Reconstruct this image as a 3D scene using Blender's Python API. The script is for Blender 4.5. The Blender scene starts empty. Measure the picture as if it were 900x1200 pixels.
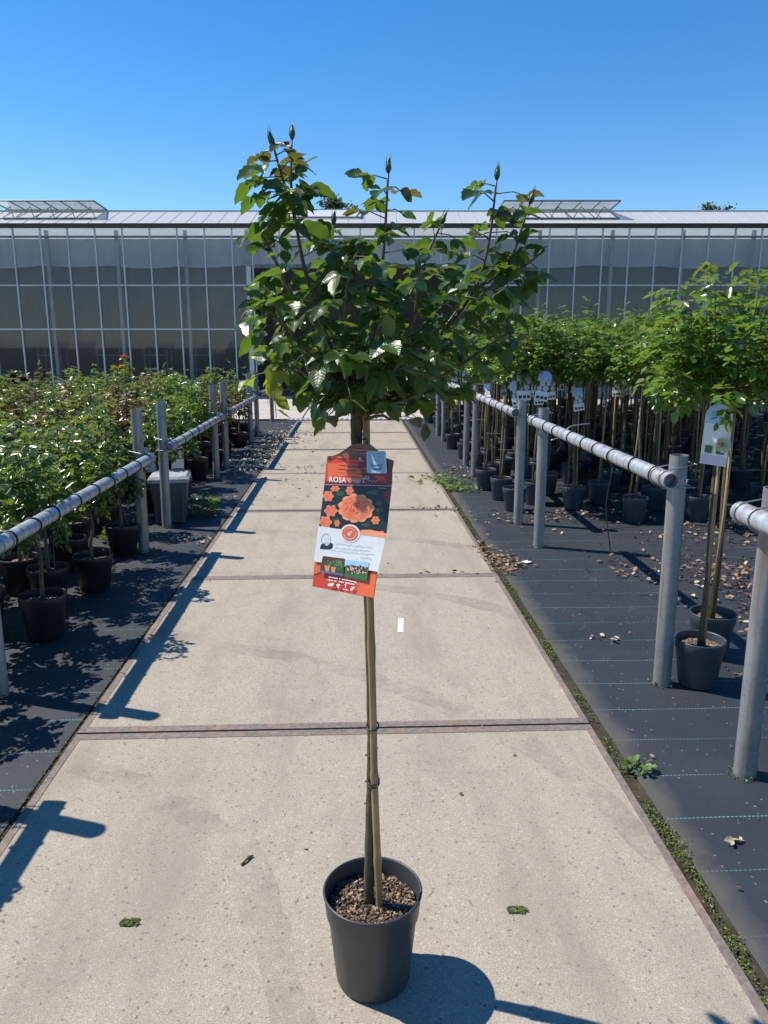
import bpy, math, random
import numpy as np
from mathutils import Vector, Matrix, Quaternion
random.seed(7)
RNG = np.random.default_rng(7)
scene = bpy.context.scene
col = scene.collection
R = math.radians

# ------------------------------------------------------------------ camera
cam_d = bpy.data.cameras.new('camera'); cam = bpy.data.objects.new('camera', cam_d); col.objects.link(cam)
cam.location = (0, 0, 1.49)
cam.rotation_euler = (R(90 - 12.53), 0, R(-2.3))
cam_d.sensor_fit = 'AUTO'; cam_d.sensor_width = 36; cam_d.lens = 27.0
cam_d.clip_start = 0.05; cam_d.clip_end = 2000
scene.camera = cam
# ------------------------------------------------------------------ sky and sun
SUN = Vector((-0.70, 0.255, 1.0)).normalized()
elev = math.asin(SUN.z); azim = math.atan2(SUN.x, SUN.y)
w = bpy.data.worlds.new('World'); scene.world = w; w.use_nodes = True
nt = w.node_tree; bg = nt.nodes['Background']
sky = nt.nodes.new('ShaderNodeTexSky'); sky.sky_type = 'NISHITA'; sky.sun_disc = False
sky.sun_elevation = elev; sky.sun_rotation = azim
sky.altitude = 0; sky.air_density = 1.0; sky.dust_density = 0.0; sky.ozone_density = 3.0
hs = nt.nodes.new('ShaderNodeHueSaturation'); hs.inputs['Saturation'].default_value = 1.36; hs.inputs['Hue'].default_value = 0.504
nt.links.new(sky.outputs[0], hs.inputs['Color']); nt.links.new(hs.outputs[0], bg.inputs[0]); bg.inputs[1].default_value = 0.118
sd = bpy.data.lights.new('sun', 'SUN'); sd.energy = 4.7; sd.angle = R(0.55); sd.color = (1.0, 0.94, 0.84)
sun = bpy.data.objects.new('sun', sd); col.objects.link(sun)
sun.rotation_euler = (-SUN).to_track_quat('-Z', 'Y').to_euler(); sun.location = (-6, 3, 12)
vs = scene.view_settings; vs.view_transform = 'Standard'; vs.look = 'None'; vs.gamma = 1; vs.exposure = 0.47
vs.use_curve_mapping = False

# ------------------------------------------------------------------ materials
def mat(name):
    m = bpy.data.materials.new(name); m.use_nodes = True
    return m, m.node_tree, m.node_tree.nodes['Principled BSDF']
def nd(nt, t, **kw):
    n = nt.nodes.new(t)
    for k, v in kw.items():
        if k.startswith('i_'): n.inputs[k[2:].replace('_', ' ')].default_value = v
        else: setattr(n, k, v)
    return n
def ramp(nt, fac, stops, interp='LINEAR'):
    r = nt.nodes.new('ShaderNodeValToRGB'); e = r.color_ramp.elements; r.color_ramp.interpolation = interp
    while len(e) < len(stops): e.new(0.5)
    for s, (p, c) in zip(e, stops): s.position = p; s.color = (c[0], c[1], c[2], 1)
    nt.links.new(fac, r.inputs[0]); return r.outputs[0]
def mixc(nt, fac, a, b, mode='MIX'):
    m = nt.nodes.new('ShaderNodeMix'); m.data_type = 'RGBA'; m.blend_type = mode
    for s, v in ((m.inputs[0], fac), (m.inputs[6], a), (m.inputs[7], b)):
        if isinstance(v, (int, float)): s.default_value = v
        elif isinstance(v, tuple): s.default_value = (*v, 1)
        else: nt.links.new(v, s)
    return m.outputs[2]
def math_n(nt, op, a, b=None, c=None):
    m = nt.nodes.new('ShaderNodeMath'); m.operation = op
    for i, v in enumerate((a, b, c)):
        if v is None: continue
        if isinstance(v, (int, float)): m.inputs[i].default_value = v
        else: nt.links.new(v, m.inputs[i])
    return m.outputs[0]
def coords(nt, kind='Object'): return nt.nodes.new('ShaderNodeTexCoord').outputs[kind]
def wpos(nt): return nt.nodes.new('ShaderNodeNewGeometry').outputs['Position']
def noise(nt, vec, scale, detail=4, rough=0.6, out='Fac'):
    n = nd(nt, 'ShaderNodeTexNoise'); n.inputs['Scale'].default_value = scale; n.inputs['Detail'].default_value = detail
    n.inputs['Roughness'].default_value = rough; nt.links.new(vec, n.inputs['Vector']); return n.outputs[out]
def voro(nt, vec, scale, out='Color', feature='F1'):
    n = nd(nt, 'ShaderNodeTexVoronoi'); n.feature = feature; n.inputs['Scale'].default_value = scale
    nt.links.new(vec, n.inputs['Vector']); return n.outputs[out]
def bump(nt, b, h, strength=0.3, dist=0.01):
    n = nd(nt, 'ShaderNodeBump'); n.inputs['Strength'].default_value = strength; n.inputs['Distance'].default_value = dist
    nt.links.new(h, n.inputs['Height']); nt.links.new(n.outputs[0], b.inputs['Normal'])
def sep(nt, vec):
    s = nt.nodes.new('ShaderNodeSeparateXYZ'); nt.links.new(vec, s.inputs[0]); return s.outputs

def plain(name, c, rough=0.6, metal=0.0, var=0.15, scale=30, spec=0.5, bmp=0.0):
    m, nt, b = mat(name)
    n = noise(nt, wpos(nt), scale)
    lo = tuple(v * (1 - var) for v in c); hi = tuple(min(1, v * (1 + var)) for v in c)
    nt.links.new(ramp(nt, n, [(0.3, lo), (0.7, hi)]), b.inputs['Base Color'])
    b.inputs['Roughness'].default_value = rough; b.inputs['Metallic'].default_value = metal
    b.inputs['Specular IOR Level'].default_value = spec
    if bmp: bump(nt, b, n, bmp, 0.005)
    return m

def concrete_mat(name='concrete', base=(0.355, 0.304, 0.238), fine=1.0):
    m, nt, b = mat(name); P = wpos(nt)
    big = noise(nt, P, 0.9, 5, 0.6); mid = noise(nt, P, 9, 5, 0.7); fin = noise(nt, P, 330, 3, 0.75)
    v = nd(nt, 'ShaderNodeTexVoronoi'); v.inputs['Scale'].default_value = 420; nt.links.new(P, v.inputs['Vector'])
    vr = sep(nt, v.outputs['Color'])
    v2 = nd(nt, 'ShaderNodeTexVoronoi'); v2.inputs['Scale'].default_value = 150; nt.links.new(P, v2.inputs['Vector'])
    v2r = sep(nt, v2.outputs['Color'])
    d = tuple(x * 0.74 for x in base); l = tuple(x * 1.14 for x in base)
    c = ramp(nt, big, [(0.3, d), (0.72, l)])
    c = mixc(nt, 0.45, c, ramp(nt, mid, [(0.3, tuple(x * 0.72 for x in base)), (0.7, tuple(x * 1.2 for x in base))]))
    if fine > 0:
        c = mixc(nt, 0.62, c, ramp(nt, fin, [(0.32, tuple(x * 0.42 for x in base)), (0.5, base), (0.68, tuple(min(1, x * 1.6) for x in base))]))
        c = mixc(nt, math_n(nt, 'MULTIPLY', math_n(nt, 'GREATER_THAN', vr[0], 0.88), 0.26 * fine), c, (0.74, 0.70, 0.62))
        c = mixc(nt, math_n(nt, 'MULTIPLY', math_n(nt, 'LESS_THAN', vr[1], 0.12), 0.42 * fine), c, (0.13, 0.11, 0.09))
        c = mixc(nt, math_n(nt, 'MULTIPLY', math_n(nt, 'LESS_THAN', v2r[1], 0.02), 0.6 * fine), c, (0.10, 0.085, 0.07))
        c = mixc(nt, math_n(nt, 'MULTIPLY', math_n(nt, 'GREATER_THAN', v2r[2], 0.98), 0.14 * fine), c, (0.80, 0.77, 0.70))
    if fine > 0.5:
        mp = nd(nt, 'ShaderNodeMapping'); mp.inputs['Scale'].default_value = (2.6, 0.55, 1); nt.links.new(P, mp.inputs['Vector'])
        tr_ = noise(nt, mp.outputs[0], 1.6, 5, 0.65)
        c = mixc(nt, ramp(nt, tr_, [(0.47, (0, 0, 0)), (0.68, (0.62, 0.62, 0.62))]), c, tuple(x * 0.66 for x in base))
        pt = noise(nt, P, 26, 5, 0.8)
        c = mixc(nt, ramp(nt, pt, [(0.61, (0, 0, 0)), (0.70, (0.7, 0.7, 0.7))]), c, tuple(x * 0.45 for x in base))
        # curved tyre scuffs: rings about a point beside the path
        rg = nd(nt, 'ShaderNodeVectorMath'); rg.operation = 'DISTANCE'; rg.inputs[1].default_value = (-1.6, 1.2, 0); nt.links.new(P, rg.inputs[0])
        rr = math_n(nt, 'ABSOLUTE', math_n(nt, 'SUBTRACT', math_n(nt, 'FLOORED_MODULO', math_n(nt, 'ADD', rg.outputs['Value'], math_n(nt, 'MULTIPLY', noise(nt, P, 1.1, 3), 0.35)), 1.15), 0.5))
        sc_ = math_n(nt, 'MULTIPLY', math_n(nt, 'LESS_THAN', rr, 0.055), ramp(nt, noise(nt, P, 3.5, 6, 0.8), [(0.42, (0, 0, 0)), (0.62, (0.55, 0.55, 0.55))]))
        c = mixc(nt, sc_, c, tuple(x * 0.5 for x in base))
    st = noise(nt, P, 2.3, 6, 0.75)
    c = mixc(nt, ramp(nt, st, [(0.56, (0, 0, 0)), (0.72, (0.45, 0.45, 0.45))]), c, tuple(x * 0.62 for x in base))
    nt.links.new(c, b.inputs['Base Color']); b.inputs['Roughness'].default_value = 0.88
    bump(nt, b, fin, 0.35, 0.004)
    return m

def cloth_mat():
    m, nt, b = mat('ground_cloth'); P = wpos(nt); x, y, z = sep(nt, P)
    # woven tape pattern
    wv = nd(nt, 'ShaderNodeTexWave'); wv.wave_type = 'BANDS'; wv.bands_direction = 'Y'
    wv.inputs['Scale'].default_value = 42; wv.inputs['Distortion'].default_value = 0.3; nt.links.new(P, wv.inputs['Vector'])
    wv2 = nd(nt, 'ShaderNodeTexWave'); wv2.wave_type = 'BANDS'; wv2.bands_direction = 'X'
    wv2.inputs['Scale'].default_value = 42; nt.links.new(P, wv2.inputs['Vector'])
    c = ramp(nt, noise(nt, P, 1.3, 6, 0.65), [(0.3, (0.015, 0.019, 0.026)), (0.7, (0.027, 0.032, 0.042))])
    weave = math_n(nt, 'MULTIPLY', wv.outputs['Fac'], wv2.outputs['Fac'])
    c = mixc(nt, math_n(nt, 'MULTIPLY', weave, 0.35), c, (0.042, 0.047, 0.055))
    # dust and silt
    dust = ramp(nt, noise(nt, P, 3.1, 7, 0.75), [(0.52, (0, 0, 0)), (0.8, (0.28, 0.28, 0.28))])
    c = mixc(nt, dust, c, (0.085, 0.078, 0.066))
    vs_ = sep(nt, voro(nt, P, 170))
    c = mixc(nt, math_n(nt, 'MULTIPLY', math_n(nt, 'LESS_THAN', vs_[0], 0.004), 0.6), c, (0.30, 0.26, 0.20))
    # woven-in teal guide threads every 25 cm, stitched
    wob = math_n(nt, 'MULTIPLY', math_n(nt, 'SUBTRACT', noise(nt, P, 0.8, 2), 0.5), 0.02)
    ym = math_n(nt, 'FLOORED_MODULO', math_n(nt, 'ADD', math_n(nt, 'ADD', y, wob), 0.10), 0.25)
    line = math_n(nt, 'LESS_THAN', ym, 0.0042)
    st = math_n(nt, 'LESS_THAN', math_n(nt, 'FLOORED_MODULO', x, 0.014), 0.0095)
    fade = ramp(nt, noise(nt, P, 2.2, 3), [(0.38, (0.15, 0.15, 0.15)), (0.6, (0.8, 0.8, 0.8))])
    c = mixc(nt, math_n(nt, 'MULTIPLY', math_n(nt, 'MULTIPLY', line, st), fade), c, (0.10, 0.34, 0.34))
    # pale silt near the concrete edge (x = 0.98 .. 1.12)
    edge = nd(nt, 'ShaderNodeMapRange'); edge.inputs[1].default_value = 1.08; edge.inputs[2].default_value = 1.0
    nt.links.new(math_n(nt, 'ADD', x, math_n(nt, 'MULTIPLY', math_n(nt, 'SUBTRACT', noise(nt, P, 5, 5), 0.5), 0.16)), edge.inputs[0])
    ed = math_n(nt, 'MULTIPLY', edge.outputs[0], math_n(nt, 'GREATER_THAN', x, 0.0))
    c = mixc(nt, math_n(nt, 'MULTIPLY', ed, 0.55), c, (0.125, 0.115, 0.09))
    nt.links.new(c, b.inputs['Base Color']); b.inputs['Roughness'].default_value = 0.62
    bump(nt, b, math_n(nt, 'ADD', weave, math_n(nt, 'MULTIPLY', noise(nt, P, 4, 4), 6)), 0.25, 0.004)
    return m

def leaf_mat(name, stops, trans, rough=0.36, tfac=0.32, objvar=0.25):
    m, nt, b = mat(name)
    g = nt.nodes.new('ShaderNodeNewGeometry'); oi = nt.nodes.new('ShaderNodeObjectInfo')
    f = math_n(nt, 'FRACT', math_n(nt, 'ADD', g.outputs['Random Per Island'], oi.outputs['Random']))
    c = ramp(nt, f, stops)
    v = nd(nt, 'ShaderNodeHueSaturation'); nt.links.new(c, v.inputs['Color'])
    mr = nd(nt, 'ShaderNodeMapRange'); mr.inputs[3].default_value = 1 - objvar; mr.inputs[4].default_value = 1 + objvar
    nt.links.new(oi.outputs['Random'], mr.inputs[0]); nt.links.new(mr.outputs[0], v.inputs['Value'])
    c = v.outputs[0]
    nt.links.new(c, b.inputs['Base Color']); b.inputs['Roughness'].default_value = rough
    b.inputs['Specular IOR Level'].default_value = 0.55
    tr = nt.nodes.new('ShaderNodeBsdfTranslucent')
    nt.links.new(mixc(nt, 0.75, c, trans), tr.inputs['Color'])
    mx = nt.nodes.new('ShaderNodeMixShader'); mx.inputs[0].default_value = tfac
    nt.links.new(b.outputs[0], mx.inputs[1]); nt.links.new(tr.outputs[0], mx.inputs[2])
    nt.links.new(mx.outputs[0], nt.nodes['Material Output'].inputs['Surface'])
    return m

def galv_mat(name='galvanized', tint=(0.42, 0.45, 0.48)):
    m, nt, b = mat(name); P = wpos(nt)
    v = sep(nt, voro(nt, P, 70)); n = noise(nt, P, 6, 6, 0.7)
    c = mixc(nt, math_n(nt, 'MULTIPLY', v[0], 0.35), ramp(nt, n, [(0.3, tuple(x * 0.75 for x in tint)), (0.7, tuple(x * 1.2 for x in tint))]), tuple(min(1, x * 1.35) for x in tint))
    mp = nd(nt, 'ShaderNodeMapping'); mp.inputs['Scale'].default_value = (30, 30, 1.6); nt.links.new(P, mp.inputs['Vector'])
    streak = ramp(nt, noise(nt, mp.outputs[0], 1.0, 4, 0.6), [(0.46, (0, 0, 0)), (0.66, (0.8, 0.8, 0.8))])
    c = mixc(nt, streak, c, (0.22, 0.155, 0.105))
    nt.links.new(c, b.inputs['Base Color']); b.inputs['Metallic'].default_value = 0.45; b.inputs['Roughness'].default_value = 0.5
    bump(nt, b, noise(nt, P, 220, 2), 0.12, 0.002)
    return m

def bark_mix(name):
    m, nt, b = mat(name); P = wpos(nt)
    v = sep(nt, voro(nt, P, 150)); 
    c = ramp(nt, v[0], [(0.0, (0.035, 0.022, 0.014)), (0.45, (0.10, 0.062, 0.038)), (0.75, (0.20, 0.13, 0.085)), (0.95, (0.40, 0.30, 0.20))])
    nt.links.new(c, b.inputs['Base Color']); b.inputs['Roughness'].default_value = 0.9
    bump(nt, b, v[1], 0.9, 0.01); return m

def chip_mat(name, stops, rough=0.85):
    m, nt, b = mat(name); g = nt.nodes.new('ShaderNodeNewGeometry')
    nt.links.new(ramp(nt, g.outputs['Random Per Island'], stops), b.inputs['Base Color']); b.inputs['Roughness'].default_value = rough
    return m

def cane_mat():
    m, nt, b = mat('bamboo'); P = wpos(nt)
    n = noise(nt, P, 14, 5, 0.7); mp = nd(nt, 'ShaderNodeMapping'); mp.inputs['Scale'].default_value = (300, 300, 8); nt.links.new(P, mp.inputs['Vector'])
    c = mixc(nt, 0.5, ramp(nt, n, [(0.3, (0.25, 0.145, 0.045)), (0.7, (0.48, 0.31, 0.12))]), ramp(nt, noise(nt, mp.outputs[0], 1, 3), [(0.3, (0.17, 0.11, 0.05)), (0.7, (0.46, 0.36, 0.19))]))
    nt.links.new(c, b.inputs['Base Color']); b.inputs['Roughness'].default_value = 0.45; return m
def bark_mat():
    m, nt, b = mat('rose_bark'); P = wpos(nt)
    n = noise(nt, P, 40, 6, 0.7)
    nt.links.new(ramp(nt, n, [(0.3, (0.045, 0.04, 0.022)), (0.6, (0.10, 0.092, 0.05)), (0.8, (0.20, 0.17, 0.11))]), b.inputs['Base Color'])
    b.inputs['Roughness'].default_value = 0.7; bump(nt, b, n, 0.5, 0.004); return m

def glass_mat(name, haze, hazec, gloss=1.0, thru=0.5):
    m, nt, b = mat(name); out = nt.nodes['Material Output']
    tr = nt.nodes.new('ShaderNodeBsdfTransparent'); tr.inputs[0].default_value = (0.82, 0.86, 0.87, 1)
    df = nt.nodes.new('ShaderNodeBsdfDiffuse'); tl = nt.nodes.new('ShaderNodeBsdfTranslucent')
    P = wpos(nt)
    dc = ramp(nt, noise(nt, P, 2.0, 6, 0.7), [(0.3, tuple(x * 0.85 for x in hazec)), (0.7, hazec)])
    nt.links.new(dc, df.inputs[0]); nt.links.new(dc, tl.inputs[0])
    ms = nt.nodes.new('ShaderNodeMixShader'); ms.inputs[0].default_value = thru
    nt.links.new(df.outputs[0], ms.inputs[1]); nt.links.new(tl.outputs[0], ms.inputs[2])
    m1 = nt.nodes.new('ShaderNodeMixShader')
    hz = nd(nt, 'ShaderNodeMapRange'); hz.inputs[3].default_value = haze * 0.8; hz.inputs[4].default_value = min(1, haze * 1.2)
    nt.links.new(noise(nt, P, 0.7, 5, 0.6), hz.inputs[0]); nt.links.new(hz.outputs[0], m1.inputs[0])
    nt.links.new(tr.outputs[0], m1.inputs[1]); nt.links.new(ms.outputs[0], m1.inputs[2])
    gl = nt.nodes.new('ShaderNodeBsdfGlossy'); gl.inputs['Roughness'].default_value = 0.04; gl.inputs[0].default_value = (0.9, 0.95, 1, 1)
    fr = nt.nodes.new('ShaderNodeFresnel'); fr.inputs[0].default_value = 1.5
    m2 = nt.nodes.new('ShaderNodeMixShader'); nt.links.new(math_n(nt, 'MULTIPLY', fr.outputs[0], gloss), m2.inputs[0])
    nt.links.new(m1.outputs[0], m2.inputs[1]); nt.links.new(gl.outputs[0], m2.inputs[2])
    nt.links.new(m2.outputs[0], out.inputs['Surface']); return m

def whitewash_mat():
    m, nt, b = mat('whitewashed_glass'); out = nt.nodes['Material Output']; P = wpos(nt)
    c = ramp(nt, noise(nt, P, 1.6, 6, 0.7), [(0.25, (0.78, 0.79, 0.79)), (0.65, (0.88, 0.88, 0.87))])
    nt.links.new(c, b.inputs['Base Color']); b.inputs['Roughness'].default_value = 0.35
    tl = nt.nodes.new('ShaderNodeBsdfTranslucent'); nt.links.new(c, tl.inputs[0])
    ms = nt.nodes.new('ShaderNodeMixShader'); ms.inputs[0].default_value = 0.42
    nt.links.new(b.outputs[0], ms.inputs[1]); nt.links.new(tl.outputs[0], ms.inputs[2]); nt.links.new(ms.outputs[0], out.inputs['Surface'])
    return m

def veins(m):
    nt = m.node_tree; b = nt.nodes['Principled BSDF']; uvn = nt.nodes.new('ShaderNodeUVMap'); x, y, z = sep(nt, uvn.outputs[0])
    ax_ = math_n(nt, 'ABSOLUTE', math_n(nt, 'SUBTRACT', x, 0.5))
    side = math_n(nt, 'ABSOLUTE', math_n(nt, 'SINE', math_n(nt, 'MULTIPLY', math_n(nt, 'SUBTRACT', y, math_n(nt, 'MULTIPLY', ax_, 0.9)), 24.0)))
    vein = math_n(nt, 'MINIMUM', math_n(nt, 'MULTIPLY', side, 2.2), math_n(nt, 'MULTIPLY', ax_, 30.0)); vein = math_n(nt, 'MINIMUM', vein, 1.0)
    bump(nt, b, math_n(nt, 'ADD', vein, math_n(nt, 'MULTIPLY', noise(nt, uvn.outputs[0], 9, 3), 0.8)), 0.22, 0.0012)
    old = b.inputs['Base Color'].links[0].from_socket
    c = mixc(nt, math_n(nt, 'MULTIPLY', math_n(nt, 'SUBTRACT', 1.0, vein), 0.35), old, (0.12, 0.17, 0.05)); nt.links.new(c, b.inputs['Base Color'])
M = {}
M['concrete'] = concrete_mat()
M['yard'] = concrete_mat('yard_concrete', (0.45, 0.41, 0.36), 0.4)
def edge_mat():
    m, nt, b = mat('rusty_steel_edge'); P = wpos(nt); n1 = noise(nt, P, 7, 6, 0.7); n2 = noise(nt, P, 60, 4, 0.7)
    c = ramp(nt, n1, [(0.28, (0.11, 0.085, 0.075)), (0.5, (0.165, 0.14, 0.127)), (0.62, (0.23, 0.14, 0.10)), (0.75, (0.31, 0.265, 0.21))])
    c = mixc(nt, 0.4, c, ramp(nt, n2, [(0.35, (0.08, 0.06, 0.05)), (0.65, (0.32, 0.27, 0.22))]))
    nt.links.new(c, b.inputs['Base Color']); b.inputs['Roughness'].default_value = 0.8; bump(nt, b, n2, 0.4, 0.003); return m
M['steel_edge'] = edge_mat()
M['cloth'] = cloth_mat()
M['soil'] = plain('bare_soil', (0.10, 0.085, 0.065), 0.95, 0, 0.4, 3, 0.2)
M['dirt'] = plain('gap_dirt', (0.05, 0.043, 0.03), 0.95, 0, 0.5, 25, 0.2)
M['moss'] = chip_mat('moss_green', [(0, (0.03, 0.045, 0.01)), (0.5, (0.085, 0.125, 0.015)), (1, (0.17, 0.20, 0.03))])
M['galv'] = galv_mat(); M['galv_post'] = galv_mat('galvanized_post', (0.27, 0.29, 0.305))
M['wire'] = plain('tie_wire', (0.40, 0.42, 0.44), 0.4, 0.7, 0.1)
M['rubber'] = plain('black_rubber', (0.012, 0.012, 0.013), 0.5, 0, 0.2)
M['pot'] = plain('grey_plastic_pot', (0.036, 0.042, 0.048), 0.42, 0, 0.18, 12, 0.5)
M['pot_blue'] = plain('blue_grey_pot', (0.042, 0.055, 0.072), 0.45, 0, 0.2, 10, 0.5)
M['pot_dark'] = plain('black_pot', (0.014, 0.015, 0.018), 0.45, 0, 0.2, 10, 0.5)
M['bark_mix'] = bark_mix('bark_compost')
M['chips'] = chip_mat('bark_chips', [(0, (0.035, 0.022, 0.014)), (0.4, (0.11, 0.066, 0.04)), (0.75, (0.24, 0.16, 0.105)), (1, (0.46, 0.36, 0.25))])
M['litter'] = chip_mat('dry_leaves', [(0, (0.09, 0.05, 0.03)), (0.4, (0.19, 0.105, 0.06)), (0.8, (0.32, 0.20, 0.115)), (1, (0.52, 0.41, 0.26))])
M['petal_litter'] = chip_mat('pale_dry_leaves', [(0, (0.28, 0.22, 0.11)), (0.5, (0.46, 0.40, 0.26)), (1, (0.62, 0.58, 0.45))])
M['bamboo'] = cane_mat(); M['bark'] = bark_mat()
M['twig'] = plain('green_brown_twig', (0.11, 0.095, 0.04), 0.55, 0, 0.4, 60)
M['young_twig'] = plain('red_green_shoot', (0.10, 0.06, 0.035), 0.45, 0, 0.4, 40)
LEAF = [(0.0, (0.022, 0.06, 0.013)), (0.35, (0.040, 0.092, 0.018)), (0.7, (0.065, 0.125, 0.024)), (0.9, (0.11, 0.165, 0.03)), (1.0, (0.18, 0.19, 0.035))]
M['leaf_main'] = leaf_mat('rose_leaf', [(0.0, (0.014, 0.042, 0.013)), (0.5, (0.026, 0.068, 0.017)), (0.85, (0.048, 0.10, 0.020)), (1.0, (0.10, 0.135, 0.022))], (0.24, 0.40, 0.03), 0.30, 0.34, 0.3)
M['leaf_yellow'] = leaf_mat('yellowing_rose_leaf', [(0.0, (0.10, 0.15, 0.02)), (1.0, (0.18, 0.19, 0.03))], (0.42, 0.52, 0.03), 0.38, 0.45, 0.15)
M['leaf_young'] = leaf_mat('young_red_rose_leaf', [(0.0, (0.035, 0.065, 0.02)), (0.6, (0.055, 0.065, 0.022)), (1.0, (0.09, 0.05, 0.02))], (0.30, 0.27, 0.04), 0.34, 0.32, 0.2)
for kk in ('leaf_main', 'leaf_yellow', 'leaf_young'): veins(M[kk])
M['leaf_green'] = leaf_mat('bush_leaf_green', LEAF, (0.30, 0.45, 0.05), 0.24, 0.36, 0.25)
M['leaf_lime'] = leaf_mat('bush_leaf_lime', [(0.0, (0.04, 0.08, 0.015)), (0.5, (0.08, 0.135, 0.025)), (1.0, (0.16, 0.19, 0.04))], (0.36, 0.48, 0.06), 0.24, 0.34, 0.2)
M['leaf_bronze'] = leaf_mat('bush_leaf_bronze', [(0.0, (0.03, 0.06, 0.015)), (0.45, (0.065, 0.085, 0.022)), (0.7, (0.14, 0.075, 0.035)), (1.0, (0.20, 0.085, 0.045))], (0.42, 0.28, 0.06), 0.34, 0.3, 0.2)
M['leaf_std'] = leaf_mat('standard_leaf', [(0.0, (0.026, 0.07, 0.012)), (0.4, (0.052, 0.12, 0.017)), (0.8, (0.10, 0.185, 0.028)), (1.0, (0.19, 0.25, 0.045))], (0.34, 0.54, 0.05), 0.26, 0.33, 0.2)
M['weed'] = leaf_mat('weed_leaf', [(0.0, (0.06, 0.11, 0.02)), (1.0, (0.16, 0.24, 0.06))], (0.35, 0.5, 0.08), 0.5, 0.3, 0.1)
M['tree_leaf'] = leaf_mat('far_tree_leaf', [(0.0, (0.035, 0.06, 0.02)), (1.0, (0.09, 0.12, 0.05))], (0.2, 0.3, 0.06), 0.55, 0.25, 0.1)
M['red_petal'] = plain('dark_red_petal', (0.13, 0.006, 0.012), 0.5); M['yellow_petal'] = plain('yellow_petal', (0.80, 0.52, 0.04), 0.5)
M['orange_petal'] = plain('orange_petal', (0.85, 0.33, 0.06), 0.5); M['cream_petal'] = plain('cream_petal', (0.80, 0.74, 0.52), 0.5)
M['alu'] = plain('aluminium_bar', (0.50, 0.53, 0.55), 0.45, 0.35, 0.12, 4)
M['gutter'] = plain('dark_gutter', (0.045, 0.05, 0.052), 0.6, 0.2, 0.25, 6)
M['frame_dark'] = plain('vent_frame', (0.16, 0.18, 0.18), 0.5, 0.4, 0.2, 8)
M['glass'] = glass_mat('greenhouse_glass', 0.22, (0.34, 0.345, 0.35), 0.8)
M['glass_top'] = glass_mat('chalked_glass', 0.35, (0.90, 0.90, 0.88), 0.7, 0.62)
M['vent_glass'] = glass_mat('vent_glass', 0.72, (0.62, 0.63, 0.60), 1.0)
M['white_roof'] = whitewash_mat()
M['screen'] = plain('taupe_screen', (0.20, 0.205, 0.212), 0.9, 0, 0.08, 1.5)
M['curtain'] = plain('pale_curtain', (0.62, 0.66, 0.72), 0.9, 0, 0.08, 1.5)
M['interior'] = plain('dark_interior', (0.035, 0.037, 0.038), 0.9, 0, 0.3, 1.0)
M['tub'] = plain('grey_tub', (0.065, 0.078, 0.092), 0.5, 0, 0.15, 9); M['tub_lid'] = plain('pale_tub_lid', (0.33, 0.35, 0.36), 0.55, 0, 0.3, 18)
def flat(name, c, rough=0.35): return plain(name, c, rough, 0, 0.05, 60)
for k, c in dict(p_red=(0.66, 0.06, 0.032), p_darkred=(0.22, 0.022, 0.028), p_orange=(0.84, 0.15, 0.045), p_coral=(0.92, 0.22, 0.09), p_peach=(0.95, 0.36, 0.17), p_coral2=(0.93, 0.27, 0.13),
                 p_deep=(0.70, 0.10, 0.04), p_dark=(0.018, 0.028, 0.032), p_navy=(0.014, 0.022, 0.045), p_leaf=(0.05, 0.10, 0.05), p_white=(0.80, 0.80, 0.79),
                 p_sticker=(0.34, 0.50, 0.68), p_stickeredge=(0.60, 0.66, 0.72), p_ink=(0.015, 0.02, 0.04), p_grey=(0.35, 0.36, 0.38), p_wood=(0.30, 0.09, 0.035), p_woodd=(0.10, 0.022, 0.016),
                 p_lightleaf=(0.22, 0.34, 0.12), p_terra=(0.70, 0.30, 0.10), p_green=(0.05, 0.16, 0.05), p_sky=(0.40, 0.62, 0.85), p_teal=(0.04, 0.20, 0.35), p_pinkw=(0.82, 0.52, 0.48), p_sblue=(0.30, 0.48, 0.74),
                 p_lilac=(0.66, 0.58, 0.68), p_brown=(0.12, 0.05, 0.025), p_char=(0.03, 0.032, 0.035), p_silver=(0.55, 0.56, 0.57)).items():
    M[k] = flat('print_' + k[2:], c)

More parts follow.
